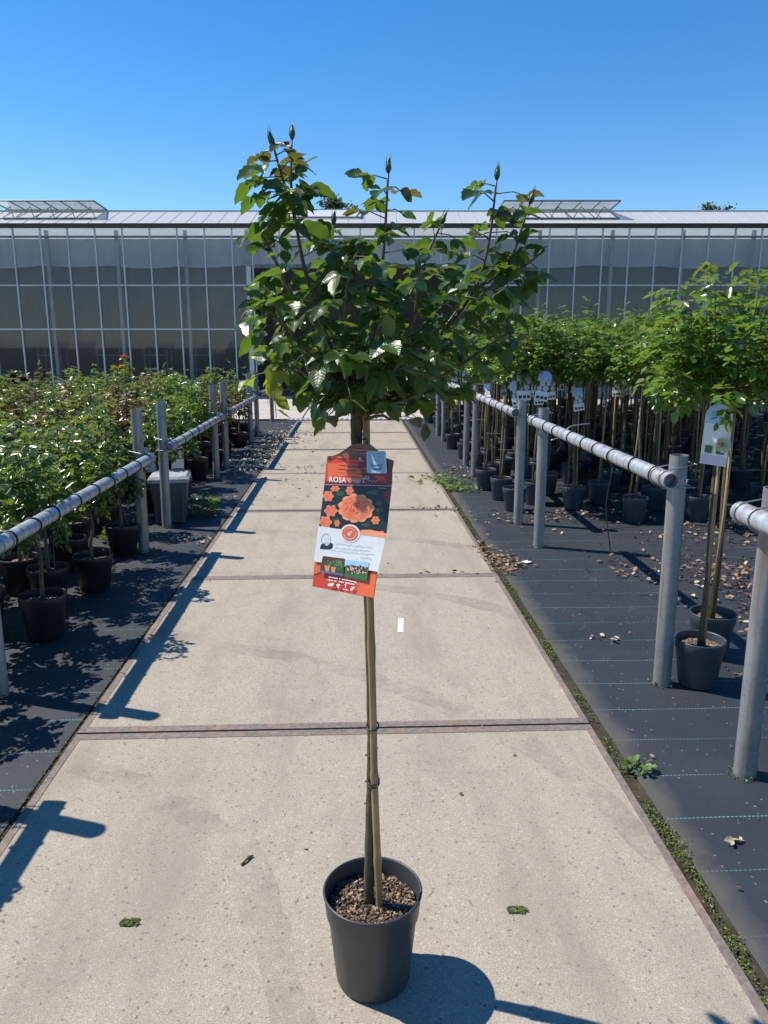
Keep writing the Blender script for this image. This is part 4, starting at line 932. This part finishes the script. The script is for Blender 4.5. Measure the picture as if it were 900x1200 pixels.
# leaflet shapes: ovate, toothed, folded and drooping
def leaflet(i, m):
    w_ = random.uniform(0.29, 0.37); fold = random.uniform(0.12, 0.48); droop = random.uniform(0.05, 0.42); tw_ = random.uniform(-.15, .15); n = 8
    vs = []; fs = []
    for j in range(n+1):
        t = j/n; wd = w_*(math.sin(math.pi*t**0.78)**0.95) if 0 < t < 1 else 0
        if j % 2: wd *= 1.10
        zc = -droop*t*t + 0.02*math.sin(t*9); a = tw_*t; zz = fold*wd + 0.012*math.sin(j*2.3+i)
        for sx, up_ in ((-wd, zz), (-wd*0.5, zz*0.35+0.012), (0, 0), (wd*0.5, zz*0.35+0.012), (wd, zz)):
            vs.append((sx*math.cos(a), t + (0.03 if abs(sx) > wd*0.9 and j % 2 else 0)*(t < 0.95), zc + up_ + sx*math.sin(a)))
    for j in range(n):
        for c_ in range(4): a = j*5 + c_; fs.append((a, a+1, a+6, a+5))
    return vs, fs
LFT = {}
for key in ('leaf_main', 'leaf_yellow', 'leaf_young'):
    LFT[key] = []
    for i in range(8 if key == 'leaf_main' else 4):
        vs, fs = leaflet(i, key); me = MB().add(vs, fs).mesh('leaf', M[key]); ul = me.uv_layers.new(name='UVMap')
        for lp in me.loops: ul.data[lp.index].uv = (vs[lp.vertex_index][0] + 0.5, vs[lp.vertex_index][1])
        LFT[key].append((vs, fs, me))
cc = Vector((0.05, 1.56, 1.50))
LBL = [Vector(v) for v in ((-0.0525,1.545,1.263), (0.0770,1.455,1.267), (-0.0858,1.495,1.004), (0.0365,1.405,1.008))]
def lights_label(p):
    # leaves that would keep the morning sun off the hanging label (there is a gap in the head there)
    a, e1, e2 = LBL[0], LBL[1]-LBL[0], LBL[2]-LBL[0]; n_ = e1.cross(e2); t_ = (p - a).dot(n_) / SUN.dot(n_); q_ = p - SUN*t_ - a
    if t_ < 0: return False
    v_ = q_.dot(e2 - e1*(e1.dot(e2)/e1.dot(e1))) / (e2 - e1*(e1.dot(e2)/e1.dot(e1))).length_squared; u_ = (q_ - e2*v_).dot(e1)/e1.dot(e1)
    return -0.12 < u_ < 1.1 and -0.05 < v_ < 1.05 and (v_ > 0.36 or u_ < 0.5 - 0.4*v_) and random.random() < 0.93
items = []
for bi, br in enumerate(BR):
    wp = [Vector(rel(p)) for p in br]
    if br[0][2] < 1.4:
        q_ = wp[0].lerp(wp[1], 0.30); q_.x = wp[0].x + (q_.x-wp[0].x)*0.55; q_.y = wp[0].y + (q_.y-wp[0].y)*0.55; wp.insert(1, q_)
    pts = bez(wp, 6); k = len(pts)
    L = sum((pts[i+1]-pts[i]).length for i in range(k-1)); thick = 0.0052 if br[0][2] < 1.4 else 0.0036
    b = MB().tube(pts, [thick*(1 - 0.62*i/(k-1)) for i in range(k)], 7)
    spiky = bi in (0, 1, 2, 3, 4); nl = max(3, int(L/(0.0205 if spiky else 0.0245))); az = random.random()*6.28; leaves = []
    spiky = bi in (0, 1, 2, 3, 4)
    for li in range(nl):
        t = 0.22 + 0.77*((li + 0.5)/nl)**(0.72 if spiky else 1)
        if br[0][2] > 1.4: t = 0.12 + 0.82*(li+0.5)/nl
        q = t*(k-1); i0 = min(int(q), k-2); p = pts[i0].lerp(pts[i0+1], q-i0); ax = (pts[i0+1]-pts[i0]).normalized(); az += 2.4 + random.uniform(-.3, .3)
        u_ = ax.orthogonal().normalized(); v_ = ax.cross(u_); out = u_*math.cos(az) + v_*math.sin(az)
        radial = (p + RTO - cc); radial.z *= 0.6
        out = (out + ax*0.35 + radial.normalized()*0.35*(0.3 if spiky else 1)).normalized()
        tipn = t > 0.8 and spiky
        pl = random.uniform(0.020, 0.040)*(0.95 if tipn else 1.0); nlf = random.choice([5, 5, 3]) if not tipn else random.choice([3, 5])
        e_ = p + out*pl + Vector((0,0,-0.006)); side = out.cross(Vector((0,0,1))); side = side.normalized() if side.length > 0.05 else v_
        end = p + out*(pl*1.7) + Vector((0,0,-0.02))
        n0 = len(items)
        base_s = random.uniform(0.028, 0.049)*(0.92 if tipn else 1.0)
        key = 'leaf_main'
        if tipn and random.random() < 0.35: key = 'leaf_young'
        elif bi == 5 and t > 0.6 or (random.random() < 0.025): key = 'leaf_yellow'
        for al, sd_ in [(1.0, 0), (0.62, -1), (0.62, 1), (0.12, -1), (0.12, 1)][:nlf]:
            bp = e_.lerp(end, al); d_ = (out*(1.0 if sd_ == 0 else 0.45) + side*sd_*0.95 + Vector((0,0,random.uniform(-.95, .05)))).normalized()
            nn = (Vector((0,0,0.8)) + out*0.35 + Vector(rv())*0.75 + SUN*0.3)
            wp_ = bp + RTO + d_*base_s*0.6
            if -0.12 < wp_.x < 0.17 and wp_.z < 1.362 and random.random() < 0.8: continue
            if wp_.z < 1.345 and -0.12 < wp_.x < 0.13 and wp_.y < 1.6 and bi not in (22, 23): continue
            if wp_.z < 1.36 and -0.06 < wp_.x < 0.07 and bi not in (22, 23): continue
            if wp_.z < 1.318 and -0.12 < wp_.x < 0.13: continue
            if wp_.x < -0.205 and wp_.z < 1.68 or wp_.x > 0.355: continue
            if wp_.x < -0.12 and wp_.z < 1.385 or wp_.x > 0.17 and wp_.z < 1.335 + (wp_.x - 0.17)*1.0: continue
            if lights_label(wp_): continue
            items.append([bi, bp, d_, nn, base_s*(1.12 if sd_ == 0 else random.uniform(0.78, 0.98)), key])
        if len(items) > n0: b.tube([p, e_, end], [0.0014, 0.0011, 0.0008], 4)
    bo = b.build('branch', M['young_twig'] if spiky else M['twig'], RT)
    br.append(bo)
    if bi in BUDS:
        tp = pts[-1]; ax = (pts[-1]-pts[-2]).normalized(); u_ = ax.orthogonal().normalized(); v_ = ax.cross(u_)
        bd = MB(); bd.tube([tp - ax*0.002, tp + ax*0.003, tp + ax*0.008, tp + ax*0.014, tp + ax*0.019, tp + ax*0.025], [0.0022, 0.0046, 0.0056, 0.0043, 0.0020, 0.0005], 9)
        for j in range(3):
            a_ = j*2.1+.4; o_ = u_*math.cos(a_) + v_*math.sin(a_); bd.tube([tp + o_*0.0045 + ax*0.004, tp + o_*0.0046 + ax*0.014, tp + o_*random.uniform(.0, .006) + ax*random.uniform(.024, .036)], [0.0016, 0.0012, 0.0003], 4)
        bd.build('bud', plain('bud_green', (0.05, 0.085, 0.03), 0.45, 0, 0.3, 60), bo)
# the 300 nearest the viewer side as single leaves, the rest joined
camv = Vector((0, 0, 1.49))
def vis(it):
    p = it[1] + RTO; return it[4] / (p - camv).length * (1 + 1.0*max(0, (1.56 - p.y)))
items.sort(key=vis, reverse=True)
single, rest = items[:300], items[300:]
for bi, bp, d_, nn, s_, key in single:
    d = d_.normalized(); n_ = (nn - d*nn.dot(d)).normalized(); sdv = d.cross(n_)
    mt = Matrix(((sdv.x, d.x, n_.x, bp.x), (sdv.y, d.y, n_.y, bp.y), (sdv.z, d.z, n_.z, bp.z), (0,0,0,1)))
    o = put('leaf', random.choice(LFT[key])[2], BR[bi][-1]); o.matrix_local = mt @ Matrix.Scale(s_, 4)
alluv = []; allv = []; allf = []; mi = []; keys = ['leaf_main', 'leaf_yellow', 'leaf_young']
for bi, bp, d_, nn, s_, key in rest:
    vs, fs, _ = random.choice(LFT[key]); d = d_.normalized(); n_ = (nn - d*nn.dot(d)).normalized(); sdv = d.cross(n_); o0 = len(allv)
    allv += [tuple(bp + (sdv*v[0] + d*v[1] + n_*v[2])*s_) for v in vs]; alluv += [(v[0]+0.5, v[1]) for v in vs]; allf += [tuple(q+o0 for q in f_) for f_ in fs]; mi += [keys.index(key)]*len(fs)
me = bpy.data.meshes.new('foliage'); me.from_pydata(allv, [], allf)
for kk in keys: me.materials.append(M[kk])
ul = me.uv_layers.new(name='UVMap'); ul.data.foreach_set('uv', [c_ for lp in me.loops for c_ in alluv[lp.vertex_index]])
me.polygons.foreach_set('material_index', mi); me.polygons.foreach_set('use_smooth', [True]*len(allf)); me.update()
put('foliage', me, RT, kind='stuff')
print('leaflets', len(items))

# ================================================================== THE BIG ROSE LABEL
TL, TR, BLc, BRc = (Vector(v) for v in ((-0.0525,1.545,1.263), (0.0770,1.455,1.267), (-0.0858,1.495,1.004), (0.0365,1.405,1.008)))
# sheet coordinates in which the print is laid out
S = [Vector(v) for v in ((207,150), (678,180), (98,1068), (530,1135))]
def uv(px, py):
    u, v = 0.5, 0.5; P = Vector((px, py))
    for _ in range(8):
        q = S[0]*(1-u)*(1-v) + S[1]*u*(1-v) + S[2]*(1-u)*v + S[3]*u*v; e = P - q
        du = (S[1]-S[0])*(1-v) + (S[3]-S[2])*v; dv = (S[2]-S[0])*(1-u) + (S[3]-S[1])*u; det = du.x*dv.y - du.y*dv.x
        u += (e.x*dv.y - e.y*dv.x)/det; v += (du.x*e.y - du.y*e.x)/det
    return u, v
def onsheet(u, v, h=0.0):
    p = TL*(1-u)*(1-v) + TR*u*(1-v) + BLc*(1-u)*v + BRc*u*v
    p = p + Vector((0, 0.010*math.sin(math.pi*min(max(v, 0), 1)) * (u-0.3), 0))
    return p + LN*h
LN = (TR-TL).cross(BLc-TL).normalized(); LN = -LN if LN.y > 0 else LN
LB = empty('rose_label', (0.0, 1.508, 0.977)); tag(LB, 'large red and white plant label reading ROSA hanging on the rose tree stem', 'plant label')
LBO = Vector(LB.location)
def piece(name, polys, m, h, parent=None, sub=1):
    b = MB()
    for pl in polys:
        pl2 = []
        for i in range(len(pl)):
            a, c = pl[i], pl[(i+1) % len(pl)]; n = max(1, int(math.dist(a, c)/60))
            for j in range(n): pl2.append((a[0]+(c[0]-a[0])*j/n, a[1]+(c[1]-a[1])*j/n))
        cx = sum(p[0] for p in pl2)/len(pl2); cy = sum(p[1] for p in pl2)/len(pl2)
        vs = [onsheet(*uv(cx, cy), h) - LBO] + [onsheet(*uv(*p), h) - LBO for p in pl2]; n = len(pl2)
        b.add(vs, [(0, 1+(i+1) % n, 1+i) for i in range(n)])
    return b.build(name, M[m], parent or LB, False)
def qd(a, b_, c, d, n=8):
    """subdivided quad"""
    out = []
    L = lambda p, q, t: (p[0]+(q[0]-p[0])*t, p[1]+(q[1]-p[1])*t)
    for i in range(n):
        t0, t1 = i/n, (i+1)/n; out.append([L(a, d, t0), L(b_, c, t0), L(b_, c, t1), L(a, d, t1)])
    return out
def ell(cx, cy, rx, ry, n=20, rot=0.0, wob=0.0):
    return [(cx + rx*(1+random.uniform(-wob, wob))*math.cos(2*math.pi*i/n+rot), cy + ry*(1+random.uniform(-wob, wob))*math.sin(2*math.pi*i/n+rot)) for i in range(n)]
H = 0.0005
# card: body + cap at the top
b = MB(); nu, nv = 8, 16; vs = []; fs = []
for j in range(nv+1):
    for i in range(nu+1): vs.append(onsheet(i/nu, j/nv) - LBO)
for j in range(nv):
    for i in range(nu): a = j*(nu+1)+i; fs.append((a, a+nu+1, a+nu+2, a+1))
b.add(vs, fs); back = [v - LN*0.0012 for v in vs]; b.add(back, [f_[::-1] for f_ in fs]); b.build('card', M['p_red'], LB)
cap = [(207,150),(262,143),(300,128),(345,98),(388,68),(440,62),(520,68),(560,100),(590,125),(625,160),(678,180)]
piece('top_tab', [[(207,152)] + cap[1:-1] + [(678,182)]], 'p_wood', 0.0003)
cb_ = [onsheet(*uv(*p), -0.0009) - LBO for p in cap]; MB().add([sum(cb_, Vector())/len(cb_)] + cb_, [(0, 1+i, 1+(i+1) % len(cb_)) for i in range(len(cb_))]).build('tab_back', M['p_darkred'], LB, False)
piece('hole', [ell(449,165,8,10)], 'p_white', 3*H)
# timber-like streaks on the red head
random.seed(31)
stk = []; stk2 = []; stk3 = []
for i in range(30):
    y_ = 85 + i*8.5; 
    if y_ > 345: break
    x0 = random.uniform(205, 420) if y_ > 150 else random.uniform(345, 430); x1 = x0 + random.uniform(60, 220)
    x1 = min(x1, 672 if y_ > 180 else 560); lean = 0.06*(x1-x0)
    (stk if i % 3 == 0 else stk2 if i % 3 == 1 else stk3).append([(x0, y_), ((x0+x1)/2, y_+lean/2-2), (x1, y_+lean), ((x0+x1)/2, y_+lean/2+random.uniform(3, 7))])
piece('streak_print', stk, 'p_darkred', 2*H); piece('streak_print', stk2, 'p_woodd', 2.4*H); piece('streak_print', stk3, 'p_coral', 2.2*H)
piece('head_shade', qd((440,150),(672,182),(668,350),(430,340)), 'p_darkred', 1.2*H)  # the crown's shadow over this half of the head, painted in dark red
piece('glow_print', [[(212,200),(330,195),(440,230),(470,300),(440,330),(210,325)]], 'p_orange', 1.4*H)
piece('title_band', qd((192,325),(668,352),(667,362),(190,350),2), 'p_darkred', 3*H)
# flower photograph
piece('photo_print', qd((190,352),(667,362),(628,690),(152,640)), 'p_dark', 3.4*H)
piece('photo_shade', [[(455,365),(600,362),(640,450),(640,560),(560,560),(545,450)]], 'p_navy', 3.8*H)  # shade from the crown on this part of the label, painted as navy
piece('photo_shade', [[(598,420),(663,372),(650,492),(625,470)]], 'p_darkred', 4*H)
lf = [ell(random.uniform(200, 620), random.uniform(375, 640), random.uniform(14, 34), random.uniform(10, 20), 8, random.random()*3) for _ in range(26)]
lf = [p for p in lf if all(160 + (660-q[1])*0.12 < q[0] < 625 for q in p)]
piece('leaf_print', lf, 'p_leaf', 4.2*H)
def rosepr(cx, cy, rx, ry, h, big=False):
    n_ = 11 if big else 6
    piece('flower_print', [ell(cx + rx*.80*math.cos(2*math.pi*q/n_), cy + ry*.80*math.sin(2*math.pi*q/n_), rx*.30, ry*.30, 12, 0, .04) for q in range(n_)], 'p_peach', h)
    piece('flower_print', [ell(cx, cy, rx*.90, ry*.90, 26, 0.3, 0.02)], 'p_coral', h + H*.3)
    arcs = {'p_peach': [], 'p_orange': [], 'p_deep': [], 'p_coral2': []}
    for q in range(75 if big else 16):
        f_ = math.sqrt(random.random())*0.86; a0 = random.random()*6.28; da = random.uniform(.25, .75)/max(f_, .3)*.6; wd = random.uniform(.02, .05 if big else .09)
        tone = 'p_deep' if f_ < .45 and random.random() < .5 else random.choice(['p_peach', 'p_orange', 'p_coral2', 'p_peach'])
        pts_ = [(cx + rx*(f_ + wd*math.sin(math.pi*t_/5))*math.cos(a0 + da*t_/5), cy + ry*(f_ + wd*math.sin(math.pi*t_/5))*math.sin(a0 + da*t_/5)) for t_ in range(6)]
        pts_ += [(cx + rx*(f_ - wd*math.sin(math.pi*t_/5))*math.cos(a0 + da*t_/5), cy + ry*(f_ - wd*math.sin(math.pi*t_/5))*math.sin(a0 + da*t_/5)) for t_ in (4, 3, 2, 1)]
        arcs[tone].append(pts_)
    for q, (m_, ps) in enumerate(arcs.items()):
        if ps: piece('petal_print', ps, m_, h + H*(.6 + .3*q))
rosepr(220,430,38,36,4.6*H); rosepr(270,378,32,20,4.6*H); rosepr(375,392,26,30,4.6*H); rosepr(240,533,46,40,4.6*H); rosepr(200,612,44,42,4.6*H)
rosepr(555,600,28,28,4.6*H); rosepr(285,620,20,24,4.6*H); rosepr(505,690,36,24,4.6*H); rosepr(580,700,44,26,4.6*H)
rosepr(420,515,118,94,5.2*H, True)
# white field, round badge, portrait sketch, handwriting
piece('white_field', qd((152,640),(628,705),(570,955),(118,888)), 'p_white', 8*H)
piece('peach_print', [[(455,668),(520,665),(628,690),(626,722),(540,712),(450,700)]], 'p_peach', 8.6*H)
piece('badge', [ell(381,692,70,64,28)], 'p_white', 9*H); piece('badge_disc', [ell(381,692,57,52,28)], 'p_orange', 9.6*H)
piece('badge_mark', [ell(376,695,13,16,10), ell(392,682,8,9,8)] + [ell(381+44*math.cos(a), 692+40*math.sin(a), 5, 5, 6) for a in [0.25*q for q in range(0, 12)] ] + [ell(381+40*math.cos(a), 692+36*math.sin(a), 4, 4, 6) for a in [3.6+0.25*q for q in range(0, 9)]], 'p_pinkw', 10.2*H)
def stroke(p0, pts_, w_): 
    out = []
    for a, c in zip(pts_[:-1], pts_[1:]):
        d = math.dist(a, c) or 1; nx_, ny_ = -(c[1]-a[1])/d*w_, (c[0]-a[0])/d*w_; out.append([(a[0]+nx_, a[1]+ny_), (c[0]+nx_, c[1]+ny_), (c[0]-nx_, c[1]-ny_), (a[0]-nx_, a[1]-ny_)])
    return out
hd = [(208+34*math.cos(a), 738+44*math.sin(a)) for a in [math.pi*(1+q/10) for q in range(0, 11)]]
sk = stroke(0, hd, 1.6) + stroke(0, [(174,738),(182,770),(200,782)], 1.5) + stroke(0, [(242,738),(238,762),(226,778)], 1.5) + stroke(0, [(195,730),(207,728)], 1.5) + stroke(0, [(218,730),(229,733)], 1.5) + stroke(0, [(198,756),(212,760),(224,755)], 1.5) + stroke(0, [(212,735),(214,746)], 1.3)
piece('portrait_sketch', sk, 'p_grey', 9*H)
piece('portrait_coat', [[(163,798),(172,770),(192,760),(205,780),(228,792),(240,755),(258,765),(256,790),(236,803),(190,802)]], 'p_ink', 9*H)
wr = []
for (xa, ya, xb, yb) in ((272,762,530,792), (272,792,522,815), (245,810,552,842), (455,858,535,868)):
    n = int((xb-xa)/5); pp = []
    for q in range(n+1):
        t = q/n; pp.append((xa+(xb-xa)*t, ya+(yb-ya)*t + random.uniform(-6, 6)))
    cut = 0
    for q in range(n):
        cut += 1
        if cut > random.randint(6, 11): cut = 0; continue
        wr += stroke(0, [pp[q], pp[q+1]], 1.1)
piece('handwriting', wr, 'p_grey', 9*H)
# two small photographs
piece('photo_print', qd((185,850),(345,868),(332,985),(163,962),3), 'p_brown', 9*H)
piece('photo_detail', [ell(random.uniform(215,290), random.uniform(885,920), 18, 12, 8) for _ in range(9)], 'p_leaf', 9.6*H)
piece('photo_detail', [ell(random.uniform(285,326), random.uniform(885,958), 8, 7, 7) for _ in range(26)], 'p_green', 9.8*H)
piece('photo_detail', [ell(random.uniform(215,325), random.uniform(880,925), 4, 4, 6) for _ in range(40)], 'p_lightleaf', 10.0*H)
piece('photo_detail', [[(198,915),(238,920),(232,960),(205,956)], [(245,925),(282,930),(274,965),(250,962)]], 'p_terra', 10.4*H)
piece('photo_detail', [[(165,950),(335,975),(332,986),(163,963)]], 'p_teal', 10.2*H)
piece('photo_print', qd((352,875),(512,892),(495,1018),(340,992),3), 'p_green', 9*H)
piece('photo_detail', qd((352,875),(512,892),(508,925),(348,912),1), 'p_sky', 9.6*H)
piece('photo_detail', [ell(random.uniform(360,495), random.uniform(915,975), 8, 7, 7) for _ in range(40)], 'p_brown', 9.8*H)
piece('photo_detail', [ell(random.uniform(362,492), random.uniform(915,970), 5, 5, 6) for _ in range(38)], 'p_pinkw', 10.4*H)
# orange foot
piece('foot_print', [[(400,1000),(560,950),(545,1040),(530,1132),(400,1112)]], 'p_orange', 2*H)
piece('foot_print', [[(118,888),(190,900),(160,965),(108,985)]], 'p_orange', 2*H)
ww = []
for (xa, ya, xb, yb) in ((228,998,295,1008), (303,1008,425,1030), (222,1018,285,1028), (300,1027,420,1048)):
    n = int((xb-xa)/9)
    for q in range(n):
        if random.random() < 0.1: continue
        x_ = xa + (xb-xa)*q/n; y_ = ya + (yb-ya)*q/n; ww.append([(x_, y_-4.5), (x_+7.5, y_-3.5), (x_+7.5, y_+5), (x_, y_+4.5)])
piece('small_print', ww, 'p_white', 9*H)
piece('icon_print', [ell(240,1052,20,11,10), ell(258,1046,8,9,8), ell(296,1052,14,9,10), [(291,1060),(301,1060),(299,1074),(292,1073)], [(345,1050),(351,1050),(350,1072),(344,1072)], ell(348,1048,6,6,8), [(325,1078),(370,1084),(370,1088),(325,1082)], ell(388,1080,9,9,8), ell(400,1068,10,8,8), ell(391,1064,5,5,6)], 'p_white', 9*H)
# lettering
def lettering(txt, x, y, size, m, h, ang=0.0, bold=0.0, shear=0.0, sx=1.0, parent=None, name='lettering'):
    cu = bpy.data.curves.new('t', 'FONT'); cu.body = txt; cu.size = 1; cu.offset = bold; cu.shear = shear; cu.resolution_u = 3
    o = bpy.data.objects.new('t', cu); col.objects.link(o); dg = bpy.context.evaluated_depsgraph_get(); me = bpy.data.meshes.new_from_object(o.evaluated_get(dg))
    col.objects.unlink(o); bpy.data.objects.remove(o)
    ca, sa = math.cos(ang), math.sin(ang)
    for v in me.vertices:
        a, b_ = v.co.x*size*sx, -v.co.y*size; q = (x + a*ca - b_*sa, y + a*sa + b_*ca); v.co = onsheet(*uv(*q), h) - LBO
    me.materials.clear(); me.materials.append(M[m]); me.update()
    return put(name, me, parent or LB)
random.seed(5)
lettering('ROSA', 224, 330, 52, 'p_white', 5*H, 0.045, 0.022, 0, 0.95)
lettering('Orange', 362, 334, 42, 'p_white', 5*H, 0.02, 0.0, 0.35, 0.72)
piece('title_mark', [ell(500+14*math.cos(a), 302+10*math.sin(a), 9, 7, 8) for a in (0, 1.3, 2.6, 3.9, 5.2)], 'p_grey', 4.6*H)
piece('title_mark', stroke(0, [(466,310),(478,306),(470,332),(486,333)], 2.2), 'p_white', 5*H); piece('title_mark', stroke(0, [(500,330),(520,318),(530,333),(548,320),(560,332),(575,318)], 2.0) + stroke(0, [(580,372),(598,376),(612,374),(632,378)], 2.0), 'p_grey', 5*H)
piece('title_rule', qd((195,348),(667,357),(667,360),(195,351),1), 'p_pinkw', 4.6*H)
stkr = piece('sticker', [[(505,116),(622,114),(631,121),(637,262),(630,270),(508,268),(500,262),(497,124)]], 'p_stickeredge', 5.5*H)
piece('sticker_face', [[(508,124),(618,122),(628,258),(620,262),(512,261),(506,254)]], 'p_sticker', 6.2*H, stkr)
piece('sticker_mark', [ell(566+22*math.cos(a), 162+18*math.sin(a), 5, 4, 7) for a in [0.7*q for q in range(9)]] + [ell(566,162,9,8,8)], 'p_pinkw', 6.8*H, stkr)
lettering('Emerald', 525, 222, 25, 'p_ink', 7*H, 0.0, 0.012, 0.25, 0.95, stkr); lettering('Guest', 540, 248, 26, 'p_ink', 7*H, -0.02, 0.012, 0.25, 0.95, stkr)
MB().tube([onsheet(*uv(449,165), 0.002) - LBO, Vector((0.012,1.545,1.292)) - LBO, Vector((0.02,1.59,1.30)) - LBO, Vector((0.03,1.545,1.292)) - LBO, onsheet(*uv(452,165), 0.002) - LBO], 0.0011, 5).build('loop', M['rubber'], LB)

# ================================================================== FAR TREES
def tree(x, y, h, cr, label, slender=False):
    r = empty('broadleaf_tree', (x, y, -0.03)); tag(r, label, 'tree')
    tr = MB(); tr.tube(bez([(0,0,0), (0.1,0,h*.3), (0,0.1,h*.65), (0,0,h*.97)], 4), [0.22*(1-.85*i/12) for i in range(13)], 9)
    pos = []; dr = []; nm = []; sc = []
    for i in range(34):
        a = random.random()*6.28; t = random.uniform(0.35, 0.98); z = h*t; rr = cr*(1.05 - ((t-0.55)/0.55)**2)*random.uniform(.5, 1); rr = max(0.2, rr)
        tip = Vector((math.cos(a)*rr, math.sin(a)*rr, min(h*1.0, z + rr*0.45))); tr.tube([(0,0,z*0.92), tip.lerp(Vector((0,0,z)), .4), tip], [.05, .03, .01], 5)
        for j in range(90):
            p = tip.lerp(Vector((0,0,z)), random.random()**1.5*0.8) + Vector(rv())*random.uniform(0, .45); pos.append(tuple(p)); dr.append(tuple(Vector(rv())+Vector((0,0,.3)))); nm.append(tuple(rv())); sc.append(random.uniform(.12, .22))
    tr.build('trunk', M['bark'], r); put('crown', cloud('crown', LV, LF, np.array(pos), np.array(dr), np.array(nm), np.array(sc), [M['tree_leaf']]), r); return r
tree(-0.45, 40.0, 8.35, 1.9, 'pale green treetop rising behind the greenhouse ridge beyond the rose tree')
tree(20.3, 45.0, 9.0, 1.8, 'small treetop behind the greenhouse ridge beyond the standard roses')
